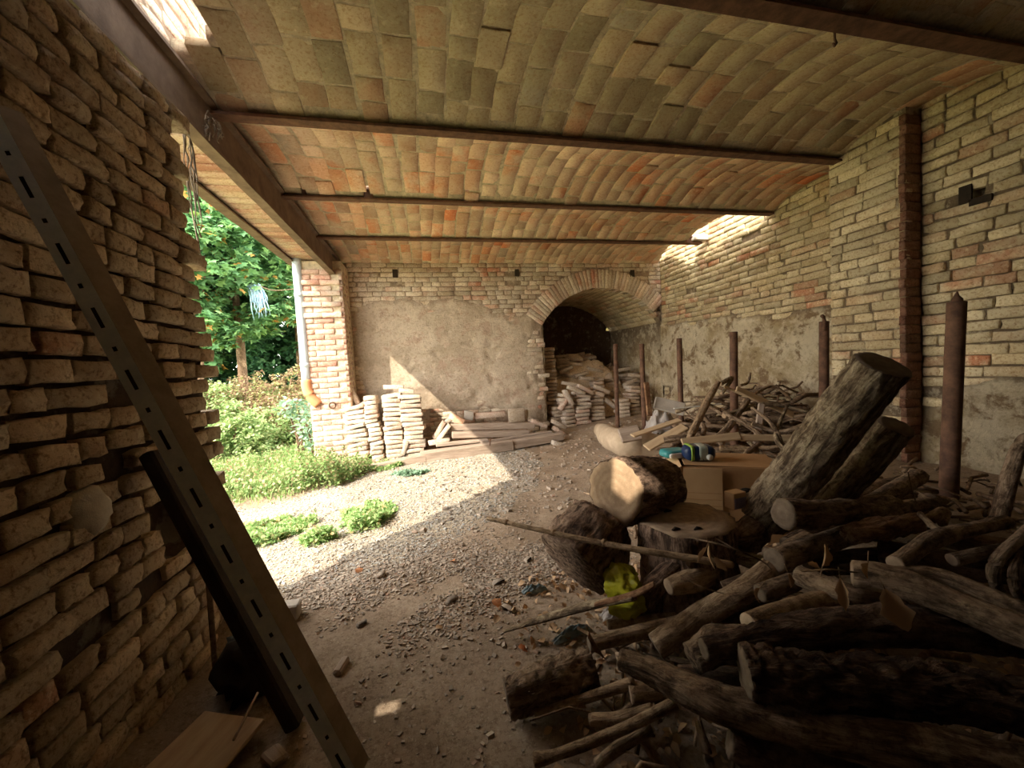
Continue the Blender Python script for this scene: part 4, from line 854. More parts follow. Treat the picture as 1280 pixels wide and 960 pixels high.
wood('bark_strip', 'ochre bark strip between the yellow bag and the pale strip', [(745, 755, .25), (790, 744, .34), (818, 730, .40)], [3, 4, 3], 'bark_red', None, 'cut', 'bark', seg=10, flat=2.0, rough=.1)
wood('twig', 'thin dead twig over the top of the round ended log', [(1002, 714, .80), (1040, 712, .82), (1072, 716, .80)], [1.3, 1.5, 1.0], 'bark_smooth', None, 'cut', 'twig', seg=6)
wood('twig', 'thin twig beside the broken tan stub', [(852, 722, .50), (880, 735, .48), (905, 742, .46)], [.9, 1., .7], 'bark_smooth', None, 'cut', 'twig', seg=6)
wood('twig', 'thin twig carrying the paired dead leaves', [(862, 672, .62), (905, 682, .64), (950, 700, .60), (965, 712, .58)], [1, 1.2, 1.2, .8], 'bark', None, 'cut', 'twig', seg=6)
wood('twig', 'bare looping twig under the flat topped stump', [(845, 700, .44), (850, 676, .52), (885, 670, .54), (925, 690, .52)], [1, 1.2, 1, .8], 'bark', None, 'cut', 'twig', seg=6)
wood('twig', 'thin upright twig beside the foot of the pier', [(1148, 635, .60), (1140, 612, .68), (1135, 590, .76)], [1.4, 1.2, .8], 'bark_smooth', None, 'cut', 'twig', seg=6)
# tangled twigs within the heap
V_, F_ = [], []
r = random.Random(77)
for i in range(420):
    x = r.uniform(.5, 3.4); y = r.uniform(.5, 3.0 if x > 1.3 else 1.5); z_ = ground(x, y)+r.uniform(0, .10); a = r.uniform(0, 6.3); L = r.uniform(.08, .35)
    p = Vector((x, y, z_)); q = p+Vector((math.cos(a)*L, math.sin(a)*L, r.uniform(-.02, .05))); m_ = (p+q)/2+Vector((r.uniform(-.03, .03), r.uniform(-.03, .03), .02))
    v, f = tube_geo([p, m_, q], [r.uniform(.003, .012)]*3, 6, .1); o_ = len(V_); V_ += v; F_ += [tuple(k+o_ for k in p_) for p_ in f]
tag(link('twig_litter', mesh('twig_litter', V_, F_, M['bark'])), 'litter of small twigs and bark bits under the firewood', 'twigs', kind='stuff')

# ---------- dead leaves on the pile
def leaf_geo(L, wd, curl, fold, n=7):
    V, f = [], []
    for i in range(n+1):
        t_ = i/n; ww = wd*max(0, math.sin(math.pi*min(1, t_**.8*.97+.03)))**1.15*(1+.22*math.sin(i*2.3+L*90))
        cx = math.sin(t_*curl)/max(curl, .01)*L; cz = -(1-math.cos(t_*curl))/max(curl, .01)*L
        V += [(cx, -ww, cz+fold*ww), (cx, 0, cz), (cx, ww, cz+fold*ww*.8)]
    for i in range(n): a = i*3; f += [(a, a+3, a+4, a+1), (a+1, a+4, a+5, a+2)]
    k = len(V); V += [(x, y, z-.0015) for x, y, z in V]; f += [tuple(reversed([q+k for q in p])) for p in f]
    return V, f
def leaf(px, py, d, L, wd, direction, lab, curl=.8, fold=.5, m='dead_leaf', roll=0., name='dead_leaf'):
    roll = math.pi/2+(.25 if roll else -.2)
    c = W(px, py, d); dr = (RR*direction[0]+UU*direction[1]-F*direction[2]).normalized()
    x, y, z = basis(dr); q = Matrix((x, y, z)).transposed().to_4x4(); q.translation = c
    o = tag(link(name, mesh(name, *leaf_geo(L, wd, curl, fold), M[m]), None, mat=q @ Matrix.Rotation(roll, 4, 'X')), lab, 'leaf'); 
    link('stem', mesh('stem', *tube_geo([Vector((-.03, 0, .004)), Vector((0, 0, 0))], [.0012, .0016], 5), M['bark_smooth']), o); return o
leaf(1106, 736, .98, .145, .030, (.45, -1, .1), 'large pale brown dead leaf hanging at the right of the pile', .5, .4, roll=1.2)
leaf(1050, 722, 1.04, .11, .013, (.15, -1, 0), 'narrow rolled dead leaf hanging left of the large one', .4, .9, roll=.9)
leaf(1028, 708, 1.08, .065, .014, (.35, 1, 0), 'upright orange brown dead leaf standing on the log pile', .4, .9, roll=1.)
leaf(1024, 710, 1.08, .045, .008, (-1, .55, 0), 'small curled leaf pointing left beside the upright leaf', .4, .9)
leaf(1085, 703, 1.05, .045, .014, (-.4, -1, .2), 'short pointed dead leaf hanging before the round log end', .3, .6, roll=1.)
leaf(886, 682, 1.35, .085, .013, (.05, -1, .1), 'pale folded dead leaf hanging below the stump', .3, .5, roll=1.)
leaf(893, 696, 1.35, .07, .013, (.8, -1, .1), 'dead leaf slanting right beside the pale folded one', .3, .7, roll=1.)
leaf(883, 684, 1.35, .065, .008, (-.8, -1, .1), 'thin dead leaf slanting left beside the pale folded one', .3, .7, roll=1.)
leaf(736, 790, 1.36, .13, .012, (.42, -1, .1), 'long orange bark peel curling beside the short bark log', .5, .7, 'bark_red', .9, 'bark_peel')
leaf(950, 735, 1.12, .05, .010, (-.6, -.6, 0), 'curled grey bark scrap on the long tan branch', 1.5, .6)
leaf(985, 716, 1.08, .07, .008, (.5, -1, 0), 'pale curled bark sliver by the thin dead twig', .8, .6)
# ---------- branches and boards heaped at the right wall
def plank(p, q, wd, th_, lab, m='plank', roll=0., cat='plank', name='plank'):
    return tag(rough_box(name, (q-p).length, wd, th_, M[m], None, between(p, q, roll), e=.004), lab, cat)
def seg3(a, b): return Z(*a), Z(*b)
plank(W(852, 553, 2.9), W(925, 545, 2.85), .06, .02, 'orange tan plank propped behind the blue pack', 'plank', .9)
plank(W(925, 547, 2.85), W(1012, 548, 2.75), .05, .02, 'straight sawn plank from the rusty pole to the leaning log', 'plank', 1.3)
plank(W(920, 486, 3.4), W(992, 519, 3.3), .07, .02, 'sawn board on top of the branch heap at the right wall', 'plank', .8)
plank(W(905, 483, 3.5), W(945, 500, 3.45), .03, .02, 'bright narrow lath on the branch heap', 'plank', .4)
plank(W(808, 560, 3.6), W(856, 533, 3.7), .10, .02, 'short tan plank between the second and third poles', 'plank', .4)
plank(W(790, 545, 3.9), W(850, 525, 4.0), .08, .02, 'second tan plank lying behind the short one', 'plank', .2)
plank(W(812, 520, 4.2), W(808, 478, 4.3), .06, .03, 'reddish board standing beside the second pole', 'bark_red', .3)
plank(W(946, 555, 2.9), W(952, 505, 3.1), .05, .03, 'upright batten in the middle of the branch heap', 'plank_old', .3)
plank(W(818, 503, 4.3), W(856, 512, 4.2), .16, .03, 'flat grey slab leaning on the right wall behind the poles', 'concrete', .9, 'slab', 'slab')
plank(W(842, 511, 3.9), W(902, 505, 3.9), .025, .012, 'thin white rod lying across the branch heap', 'white', 0, 'rod', 'rod')
plank(W(775, 545, 4.3), W(800, 540, 4.3), .18, .04, 'brown board at the foot of the second pole', 'plank_old', .9)
bl = [((862, 548, 3.2), (885, 500, 3.4), (898, 478, 3.5), 'leftmost thick branch rising in the heap', .03), ((872, 560, 3.0), (905, 540, 3.1), (935, 500, 3.3), 'curved grey branch between the third and fourth poles', .028),
      ((905, 520, 3.2), (960, 505, 3.3), (1010, 515, 3.2), 'dark branch along the top of the heap', .022), ((930, 570, 2.7), (950, 545, 2.9), (905, 515, 3.2), 'crooked branch behind the fourth pole', .018),
      ((936, 552, 2.9), (955, 570, 2.7), (972, 592, 2.5), 'pale straight stick slanting down to the box', .016), ((930, 500, 3.5), (965, 483, 3.6), (990, 500, 3.5), 'arched twiggy branch at the top of the heap', .015),
      ((980, 560, 2.6), (965, 530, 2.8), (940, 510, 3.0), 'thin branch crossing the heap to the upper left', .014), ((990, 570, 2.5), (970, 545, 2.7), (985, 505, 3.0), 'thin upright branch next to the leaning log', .015),
      ((900, 480, 3.6), (915, 473, 3.7), (902, 492, 3.6), 'hooked root at the top left of the heap', .02), ((925, 482, 3.6), (935, 478, 3.7), (938, 466, 3.7), 'little hooked branch right of the fourth pole', .012),
      ((830, 550, 3.4), (870, 545, 3.3), (905, 552, 3.1), 'flat branch at the foot of the third pole', .03), ((865, 520, 3.7), (880, 535, 3.5), (870, 560, 3.2), 'forked dark branch left of the curved one', .022),
      ((845, 515, 4.0), (875, 505, 3.9), (900, 512, 3.7), 'grey branch behind the third pole', .02), ((900, 560, 2.9), (940, 562, 2.8), (985, 558, 2.7), 'branch lying under the straight sawn plank', .02),
      ((955, 590, 2.5), (990, 575, 2.5), (1005, 560, 2.5), 'thick branch beside the foot of the leaning log', .022), ((870, 498, 3.9), (890, 510, 3.7), (925, 530, 3.3), 'long thin branch crossing behind the fourth pole', .013),
      ((855, 560, 3.1), (880, 575, 2.9), (912, 578, 2.8), 'low branch behind the box flap', .018), ((940, 530, 3.0), (975, 540, 2.9), (1008, 530, 2.8), 'dark branch beside the upright batten', .02)]
for a, b, c_, lab, rr in bl:
    trunk('branch', lab, [W(*a), W(*b), W(*c_)], [rr, rr*1.05, rr*.8], M[rnd.choice(['bark', 'bark_smooth', 'bark_grey', 'bark'])], 'branch', True, 'cut', 12, None, .18, 8)
V_, F_ = [], []
for i in range(480):
    x = r.uniform(2.7, 4.45); y = r.uniform(3.0, 5.3); hm = .70*math.exp(-((x-3.95)**2)/.45-((y-3.9)**2)/.8); z_ = ground(x, y)+r.uniform(.0, 1)*hm; a = r.uniform(0, 6.3); L = r.uniform(.15, .6)
    p = Vector((x, y, z_)); q = p+Vector((math.cos(a)*L, math.sin(a)*L, r.uniform(-.12, .12))); q.x = min(q.x, 4.48); m_ = (p+q)/2+Vector((r.uniform(-.06, .06), r.uniform(-.06, .06), r.uniform(-.03, .06)))
    v, f = tube_geo([p, m_, q], [r.uniform(.006, .026)]*3, 6, .1); o_ = len(V_); V_ += v; F_ += [tuple(k+o_ for k in p_) for p_ in f]
tag(link('brushwood', mesh('brushwood', V_, F_, M['bark'])), 'tangle of small dead brushwood filling the heap along the right wall', 'brushwood', kind='stuff')

# ---------- stacks of flat bricks along the far wall and in the arch
r = random.Random(31)
TL = [mesh('flat_brick', *brick_geo(.29, .052, .26, r, .006, .007), M['tile']) for _ in range(7)]
TD = [mesh('flat_brick', *brick_geo(.29, .052, .26, r, .006, .007), M['tile_brown_dim']) for _ in range(7)]
NTH = 'topmost second third fourth fifth sixth seventh eighth ninth tenth eleventh twelfth thirteenth fourteenth fifteenth sixteenth seventeenth eighteenth nineteenth twentieth twenty-first twenty-second twenty-third twenty-fourth twenty-fifth twenty-sixth'.split()
def stack(x, y, z0, n, rz, lab, grp, vs=TL, lean=(0, 0), L=1., tilt=0, pitch=.069):
    z = z0
    for k in range(n):
        q = NTH[min(n-1-k, 25)]; lb = (('topmost ' if k == n-1 else 'lowest ' if k == 0 else q+' ')+lab.replace('flat brick in', 'flat brick of' if k in (0, n-1) else 'flat brick from the top of'))
        tag(link('flat_brick', r.choice(vs), None, mat=Matrix.Translation((x+lean[0]*k+r.uniform(-.018, .018), y+lean[1]*k+r.uniform(-.012, .012), z+pitch/2)) @ Matrix.Rotation(rz+r.gauss(0, .07), 4, 'Z') @ Matrix.Rotation(tilt+r.gauss(0, .05), 4, 'Y') @ Matrix.Diagonal((L*r.uniform(.85, 1.02), 1, 1, 1))), lb, 'brick', grp)
        z += pitch*r.uniform(.96, 1.05)
gz = lambda x, y: ground(x, y)
S4 = [(433, 461, 508, 568, 0, -.12, 'first stack, touching the pink pier'), (463, 480, 500, 565, .02, .0, 'second stack from the pink pier'), (481, 506, 494, 560, .0, .04, 'third stack from the pink pier'), (506, 534, 496, 569, .012, .02, 'fourth stack from the pink pier')]
for i, (xa, xb, yt, yb, ln, rz, nm) in enumerate(S4):
    y = 6.12-.05*i; pc_ = atY((xa+xb)/2, yb, y); wd = (atY(xb, yb, y)-atY(xa, yb, y)).length; tp = atY((xa+xb)/2, yt, y); g_ = gz(pc_.x, y)
    stack(pc_.x, y, g_, int((tp.z-g_)/.069)+1, rz, 'pale flat brick in the '+nm, 'flat bricks of the '+nm, TL, (ln*-.25, .0), wd/.30, -.10 if i == 0 else (-.06 if i == 1 else 0))
def loose(px, py, y, L, ang, lab, m='tile', H=.06, D=.13, rz=0, ry=None, name='flat_brick', cat='brick'):
    p = atY(px, py, y); v, f = brick_geo(L, H, D, r, .006, .007)
    return tag(link(name, mesh(name, v, f, M[m]), None, mat=Matrix.Translation(p) @ Matrix.Rotation(rz, 4, 'Z') @ Matrix.Rotation(ang, 4, 'Y')), lab, cat)
loose(440, 492, 6.3, .36, 1.15, 'pale brick leaning against the pink pier on top of the first stack')
loose(448, 509, 6.15, .24, -.55, 'loose tilted brick on top of the first stack')
loose(492, 484, 6.2, .30, .05, 'flat brick on the very top of the third stack')
loose(508, 489, 6.1, .22, .15, 'small brick bridging the tops of the third and fourth stacks')
loose(506, 560, 5.95, .22, -1.2, 'brick leaning upright between the third and fourth stack feet')
loose(549, 538, 6.1, .30, -.95, 'leftmost leaning brick between the stacks and the squared timbers')
loose(555, 541, 6.05, .30, -.85, 'middle leaning brick before the squared timbers')
loose(556, 530, 6.25, .22, -.7, 'upper leaning brick at the left end of the squared timbers')
loose(571, 524, 6.2, .24, .6, 'bright orange brick propped on the left end of the timbers', 'brick_ceiling_orange', .10)
loose(586, 520, 6.35, .14, .2, 'rounded grey brick piece beside the orange brick', 'concrete', .14)
loose(549, 553, 5.95, .32, -.05, 'flat brick on the floor before the leaning bricks')
loose(613, 519, 6.4, .52, 0, 'row of reddish brick lying on the squared timbers', 'brick_pink', .09)
loose(646, 519, 6.15, .26, .0, 'square grey brown tile standing on the squared timbers', 'tile_brown_dim', .22, .05, 0, None, 'square_tile', 'tile')
loose(656, 520, 6.3, .12, .1, 'dark brick behind the square standing tile', 'tile_brown_dim', .2)
loose(675, 530, 6.1, .28, .45, 'pale brick tilted at the right end of the squared timbers')
def bar(px0, py0, px1, py1, y0, y1, wd, hh, lab, m='plank_old', e=.012):
    return tag(rough_box('squared_timber', (atY(px1, py1, y1)-atY(px0, py0, y0)).length, wd, hh, M[m], None, between(atY(px0, py0, y0), atY(px1, py1, y1)), e=e), lab, 'timber')
bar(563, 534, 667, 531, 6.2, 6.25, .14, .10, 'upper squared pale timber lying along the far wall')
bar(565, 544, 660, 541, 6.05, 6.1, .14, .095, 'lower squared pale timber under the upper one')
bar(545, 556, 610, 550, 5.95, 5.95, .12, .05, 'thin flat timber in front of the lower squared one')
bar(525, 572, 640, 556, 5.62, 5.75, .20, .15, 'long heavy weathered beam lying on the floor, left half', 'plank_old', .03)
bar(630, 557, 703, 545, 5.75, 5.85, .16, .13, 'dark weathered beam continuing the heavy one to the right', 'plank_old', .03)
bar(452, 588, 530, 573, 5.45, 5.58, .15, .10, 'half buried beam end among the green weeds', 'plank_old', .03)
bar(600, 553, 690, 541, 5.9, 6.0, .05, .04, 'thin pole lying on the heavy weathered beam', 'plank_old', .02)
o = tag(link('iron_nail', mesh('iron_nail', *tube_geo([Vector((.03, 0, .06)), Vector((0, 0, .04)), Vector((-.01, 0, -.05))], [.012, .012, .008], 6), M['rust']), None, atY(613, 553, 5.5)), 'bent rusty spike on the heavy weathered beam', 'spike')
for i, (px, py, y, L, a, lab) in enumerate(((693, 548, 6.0, .26, .55, 'flat brick slanting on the rubble below the arch jamb'), (702, 541, 6.1, .30, .65, 'second flat brick slanting below the arch jamb'), (700, 531, 6.2, .26, .5, 'third slanting brick nearest the arch jamb'), (762, 549, 5.6, .34, -1.0, 'brick standing on end by the foot of the first pole'), (757, 540, 5.9, .30, 1.0, 'brick propped crosswise behind the standing one'), (728, 556, 5.7, .3, .1, 'brick lying flat before the stacks of the arch'), (748, 559, 5.5, .2, -.2, 'small pinkish brick on the floor before the canvas'), (700, 556, 5.6, .2, .3, 'broken brick on the floor right of the dark beam'))):
    loose(px, py, y, L, a, lab)
# in the arch
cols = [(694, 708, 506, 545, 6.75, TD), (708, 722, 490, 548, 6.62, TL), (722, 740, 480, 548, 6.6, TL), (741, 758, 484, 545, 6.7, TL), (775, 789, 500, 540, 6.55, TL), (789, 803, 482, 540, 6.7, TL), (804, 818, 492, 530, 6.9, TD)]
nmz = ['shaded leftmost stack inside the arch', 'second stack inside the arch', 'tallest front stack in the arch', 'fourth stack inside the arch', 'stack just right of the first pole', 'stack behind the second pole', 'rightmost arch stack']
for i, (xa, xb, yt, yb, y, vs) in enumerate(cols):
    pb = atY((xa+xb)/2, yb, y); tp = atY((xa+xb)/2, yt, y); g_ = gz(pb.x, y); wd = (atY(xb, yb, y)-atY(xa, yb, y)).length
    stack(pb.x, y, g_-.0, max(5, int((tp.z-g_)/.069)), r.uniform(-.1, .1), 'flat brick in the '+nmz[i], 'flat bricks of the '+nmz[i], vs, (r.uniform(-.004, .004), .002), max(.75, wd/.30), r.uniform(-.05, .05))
V_, F_ = [], []; nx, ny = 30, 26
def mound(x, y): return ground(x, y)+(1.05+.18*fb((x, y, 4), 2.5))*sstep(6.9, 7.7, y)*(1-.55*sstep(3.4, 4.5, x))
mx, my = np.linspace(2.12, 4.48, nx), np.linspace(6.85, 8.75, ny)
V_ = [(x, y, mound(x, y)+.05*fb((x, y, 0), 9)) for x in mx for y in my]; F_ = [(i*ny+k, (i+1)*ny+k, (i+1)*ny+k+1, i*ny+k+1) for i in range(nx-1) for k in range(ny-1)]
tag(link('rubble_mound', mesh('rubble_mound', V_, F_, M['brick_left'])), 'dark heap of rubble filling the back of the tunnel', 'rubble', kind='stuff')
for i in range(34):
    x, y = r.uniform(2.2, 4.4), r.uniform(7.0, 8.4)
    tag(link('flat_brick', r.choice(TD), None, mat=Matrix.Translation((x, y, mound(x, y)+.06)) @ Matrix.Rotation(r.uniform(-.8, .8), 4, 'Z') @ Matrix.Rotation(r.gauss(0, .3), 4, 'Y') @ Matrix.Rotation(r.gauss(0, .3), 4, 'X')), 'dim flat brick thrown on the rubble at the back of the tunnel', 'brick', 'bricks on the rubble in the tunnel')
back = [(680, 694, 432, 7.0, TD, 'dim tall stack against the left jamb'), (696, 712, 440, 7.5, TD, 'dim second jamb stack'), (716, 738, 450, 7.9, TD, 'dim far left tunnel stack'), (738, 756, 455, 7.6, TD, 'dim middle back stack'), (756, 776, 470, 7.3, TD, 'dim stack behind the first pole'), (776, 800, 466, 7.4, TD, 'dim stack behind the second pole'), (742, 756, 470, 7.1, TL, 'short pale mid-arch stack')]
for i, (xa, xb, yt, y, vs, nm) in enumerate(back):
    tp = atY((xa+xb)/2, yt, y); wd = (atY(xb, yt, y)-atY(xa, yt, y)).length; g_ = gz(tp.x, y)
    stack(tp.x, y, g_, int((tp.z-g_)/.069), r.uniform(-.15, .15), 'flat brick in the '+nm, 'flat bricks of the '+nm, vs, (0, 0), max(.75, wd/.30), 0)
tops = [(712, 497, 6.5, .3, 1.1, 'steep brick propped against the second stack in the arch'), (722, 488, 6.4, .34, .45, 'long brick sloping down right over the tallest arch stack'), (733, 487, 6.45, .32, .5, 'brick sloping beside the long one on the tallest arch stack'), (714, 480, 6.8, .3, .2, 'nearly level brick on top of the second arch stack'), (748, 492, 6.5, .26, .3, 'short brick lying on the fourth arch stack'), (754, 487, 6.6, .3, .45, 'brick slipping off the fourth arch stack toward the first pole'), (706, 505, 6.6, .26, -.9, 'brick wedged upright between the first and second arch stacks'), (728, 468, 7.3, .3, -.2, 'dim brick above the tallest arch stack, tilted left'), (745, 462, 7.5, .34, .25, 'long dim brick high in the middle of the tunnel'), (708, 462, 7.3, .3, -.3, 'dim brick on the second jamb stack'), (720, 455, 7.6, .3, .2, 'dim brick high at the left of the tunnel'), (790, 478, 6.9, .28, -.4, 'brick tilted left on the stack behind the second pole'), (797, 470, 7.1, .3, .2, 'topmost loose brick behind the second pole'), (765, 505, 6.7, .3, .7, 'brick slanting in the gap beside the first pole'), (735, 473, 7.0, .26, .1, 'level dim brick just above the tallest arch stack'), (780, 462, 7.4, .3, -.1, 'dim level brick between the first two poles')]
for q in tops: loose(*q, 'tile' if q[2] < 6.9 else 'tile_brown_dim')['group'] = 'tumbled bricks over the stacks in the arch'  # deeper bricks take the darker tile: tunnel shade put into colour

# ---------- gravel, stones, litter on the floor
st_v = np.array([(x, y, z) for x in (-1, 1) for y in (-1, 1) for z in (-1, 1)], float)*.5
st_v += rs.uniform(-.16, .16, st_v.shape)
st_f = np.array([(0, 1, 3, 2), (4, 6, 7, 5), (0, 4, 5, 1), (2, 3, 7, 6), (0, 2, 6, 4), (1, 5, 7, 3)])
def stones(name, n, gen, m, lab, smin, smax, sink=.3):
    ms = []
    for i in range(n):
        x, y = gen()
        if x is None: continue
        s = r.uniform(smin, smax)*(1 if r.random() < .9 else 1.6)
        ms.append(Matrix.Translation((x, y, ground(x, y)+s*.15)) @ Matrix.Rotation(r.uniform(0, 6.3), 4, 'Z') @ Matrix.Rotation(r.gauss(0, .35), 4, 'X') @ Matrix.Diagonal((s*r.uniform(.8, 1.6), s, s*r.uniform(.35, .7), 1)))
    tag(link(name, batch(name, st_v, st_f, ms, m, False)), lab, 'gravel', kind='stuff')
def g_in():
    while 1:
        x, y = r.uniform(-.9, 1.5), r.uniform(.9, 4.4); k = fb((x, y, 4), 1.8, 3)
        if r.random() < (math.exp(-((y-2.38-.12*x)**2)/.12)+.03)*(.5+1.1*k): return x, y
def g_out():
    while 1:
        x, y = r.uniform(-3.4, 1.4), r.uniform(1.9, 6.3)
        if sunny_path(x, y) > .2 and r.random() < .8+.6*fb((x, y, 7), 1.5): return x, y
def g_far():
    while 1:
        x, y = r.uniform(-.8, 3.6), r.uniform(3.2, 6.3)
        if r.random() < .6+fb((x, y, 2), 1.5): return x, y
stones('floor_gravel', 14000, g_in, M['gravel_in'], 'dark crushed gravel scattered over the shaded earth floor', .005, .0125)
stones('yard_gravel', 30000, g_out, M['gravel'], 'pale gravel of the sunlit path outside the opening', .005, .012)
stones('rubble', 1500, g_far, M['gravel_in'], 'small rubble and mortar crumbs before the far stacks', .010, .03)
r2 = random.Random(9)
for px, py, s, lab in ((475, 722, .05, 'rounded stone just inside the shadow edge, right of the orange leaf'), (568, 757, .045, 'pinkish stone in the lower part of the gravel'), (640, 762, .05, 'stone near the tip of the pale bark strip'), (454, 782, .04, 'lowest left loose stone, near the grey wood offcut'), (620, 728, .05, 'flat stone in the thickest dark gravel'), (655, 700, .045, 'stone on the gravel below the tip of the long stick')):
    p = Z(px, py, .02); p.z = ground(p.x, p.y)+.008; s *= .8
    v, f = brick_geo(s*1.5, s*.6, s, r2, .012, .01)
    tag(link('stone', mesh('stone', v, f, M['gravel_in']), None, mat=Matrix.Translation(p) @ Matrix.Rotation(r2.uniform(0, 6), 4, 'Z')), lab, 'stone')
for px, py, L, lab, mm in ((446, 712, .07, 'orange fallen leaf at the edge of the shadow', 'orange_leaf'), (568, 705, .05, 'reddish fallen leaf on the dark gravel', 'orange_leaf'), (582, 584, .08, 'orange leaf on the sunlit path by the heavy beam', 'orange_leaf'), (616, 757, .08, 'pinkish scrap of bark on the gravel', 'orange_leaf'), (545, 790, .05, 'pale yellow leaf in the middle of the earth floor', 'dead_leaf'), (648, 814, .05, 'reddish brown leaf by the short bark log', 'orange_leaf'), (680, 810, .06, 'pale dry leaf right of the reddish leaf', 'dead_leaf')):
    p = Z(px, py, .02); p.z = ground(p.x, p.y)+.022
    tag(link('fallen_leaf', mesh('fallen_leaf', *leaf_geo(L, L*.34, 1., .3), M[mm]), None, mat=Matrix.Translation(p) @ Matrix.Rotation(r2.uniform(0, 6), 4, 'Z')), lab, 'leaf')
V_, F_ = [], []
for i in range(1500):
    x = r.triangular(.25, 2.6, .9); y = r.uniform(.45, 2.2); v, f = leaf_geo(r.uniform(.02, .06), r.uniform(.006, .018), 1., .4, 3); mt = Matrix.Translation((x, y, ground(x, y)+.02)) @ Matrix.Rotation(r.uniform(0, 6.3), 4, 'Z') @ Matrix.Rotation(r.gauss(0, .5), 4, 'X')
    o_ = len(V_); V_ += [mt @ Vector(q) for q in v]; F_ += [tuple(k+o_ for k in p_) for p_ in f]
tag(link('leaf_litter', mesh('leaf_litter', V_, F_, M['dead_leaf'])), 'dry leaf crumbs and bark bits around the firewood', 'litter', kind='stuff')

# ---------- downpipe
pp = [atX(369, 325, -1.80), atX(371, 360, -1.80)]
top_p = Vector((-1.83, 6.17, 3.0)); tp = atY(371, 332, 6.2); bt = atY(383, 478, 6.2)
dpipe = tag(empty('downpipe', bt), 'pale blue zinc downpipe with an orange foot bend by the pink pier', 'downpipe')
link('pipe', mesh('pipe', *tube_geo(spline([tp-bt+(tp-bt)*.08, Vector((0, 0, 0))], 12), [.062]*12, 16), M['pipe_blue']), dpipe)
for k in (.15, .75): q = (tp-bt)*k; link('collar', mesh('collar', *tube_geo([q+Vector((0, 0, .03)), q-Vector((0, 0, .03))], [.068, .068], 16), M['pipe_blue']), dpipe)
e1 = atY(385, 482, 6.2)-bt; e2 = atY(395, 503, 6.3)-bt
link('foot_bend', mesh('foot_bend', *tube_geo(spline([Vector((0, 0, .04)), Vector((.005, 0, -.10)), Vector((.05, .0, -.22)), Vector((.14, .02, -.34))], 14), [.074]*14, 16), M['pipe_orange']), dpipe)

# ---------- cobwebs hanging on the lintel beams
r = random.Random(13)
for px0, py0, px1, py1, y, lab in ((150, 20, 178, 85, 2.2, 'dusty grey cobweb hanging between the lintel beams overhead'), (232, 150, 250, 320, 2.42, 'dusty cobweb string hanging down the broken end of the left wall'), (262, 140, 258, 185, 2.55, 'dusty cobweb clump where the nearest joist meets the lintel'), (272, 150, 274, 178, 2.6, 'small web tuft on the lintel flange')):
    a = W(px0, py0, y*.93); b_ = W(px1, py1, y*.93); V_, F_ = [], []
    for k in range(7):
        off = Vector((r.uniform(-.02, .02), r.uniform(-.02, .02), 0)); pts = [a.lerp(b_, t_)+off+Vector((r.uniform(-.012, .012), r.uniform(-.012, .012), r.uniform(-.01, .01))) for t_ in np.linspace(r.uniform(0, .2), r.uniform(.5, 1), 9)]
        v, f = tube_geo(pts, [r.uniform(.0015, .006) for _ in pts], 5, .4, 40); o_ = len(V_); V_ += v; F_ += [tuple(q+o_ for q in p_) for p_ in f]
    tag(link('cobweb', mesh('cobweb', V_, F_, M['web'])), lab, 'cobweb')
# ---------- plants outside
def blades(name, n, gen, m, lab, h0, h1, wd, cat='grass', lean=.35):
    P = []; 
    for i in range(n):
        x, y = gen(); z = ground(x, y); h_ = r.uniform(h0, h1); a = r.uniform(0, 6.3); l_ = r.gauss(0, lean)*h_; b_ = r.uniform(0, 6.3)
        dx, dy = math.cos(a)*wd, math.sin(a)*wd; lx, ly = math.cos(b_)*l_, math.sin(b_)*l_
        P.append([(x-dx, y-dy, z-.01), (x+dx, y+dy, z-.01), (x+dx*.8+lx*.4, y+dy*.8+ly*.4, z+h_*.6), (x-dx*.8+lx*.4, y-dy*.8+ly*.4, z+h_*.6), (x+lx, y+ly, z+h_)])
    A = np.array(P); V = A.reshape(-1, 3); k = np.arange(len(P))*5
    Fq = np.concatenate([np.stack([k, k+1, k+2, k+3], 1), np.stack([k+3, k+2, k+4, k+4], 1)])
    me = bpy.data.meshes.new(name); me.from_pydata(V.tolist(), [], [tuple(q[:3]) if q[2] == q[3] else tuple(q) for q in Fq.tolist()]); me.materials.append(m)
    return tag(link(name, me), lab, cat, kind='stuff')
def outside(x, y): return sunny_path(x, y) < .45 and not (x > -1.16 and y > 3) and x < -.75
def g_grass():
    while 1:
        y = 4.3+11*r.random()**1.3; x = r.uniform(-2.6-.45*y, -.85)
        if y < gline(x)+r.gauss(.05, .12) or (x > -1.2 and y > 5.9): continue
        return x, y
blades('meadow_grass', 40000, g_grass, M['grass'], 'sunlit green meadow grass outside the opening', .03, .14, .006)
LV = np.array([(0, 0, 0), (.35, .28, .05), (.72, .30, .02), (1, 0, -.05), (.72, -.30, .02), (.35, -.28, .05)], float); LF = np.array([(0, 1, 2, 3), (0, 3, 4, 5)])
def carpet(name, n, gen, m, lab, h0, h1, s0, s1, cat='weeds'):
    ms = []
    for i in range(n):
        x, y = gen(); k = max(0, .5+1.4*fb((x, y, 6), 2.2)); z = ground(x, y)+r.uniform(h0, h0+(h1-h0)*k)
        ms.append(Matrix.Translation((x, y, z)) @ Matrix.Rotation(r.uniform(0, 6.3), 4, 'Z') @ Matrix.Rotation(r.gauss(-.3, .6), 4, 'Y') @ Matrix.Rotation(r.gauss(0, .5), 4, 'X') @ Matrix.Scale(r.uniform(s0, s1), 4))
    return tag(link(name, batch(name, LV, LF, ms, m, False)), lab, cat, kind='stuff')
carpet('meadow_herbs', 60000, g_grass, M['grass'], 'low leafy herbs growing all over the meadow', .0, .22, .025, .06)
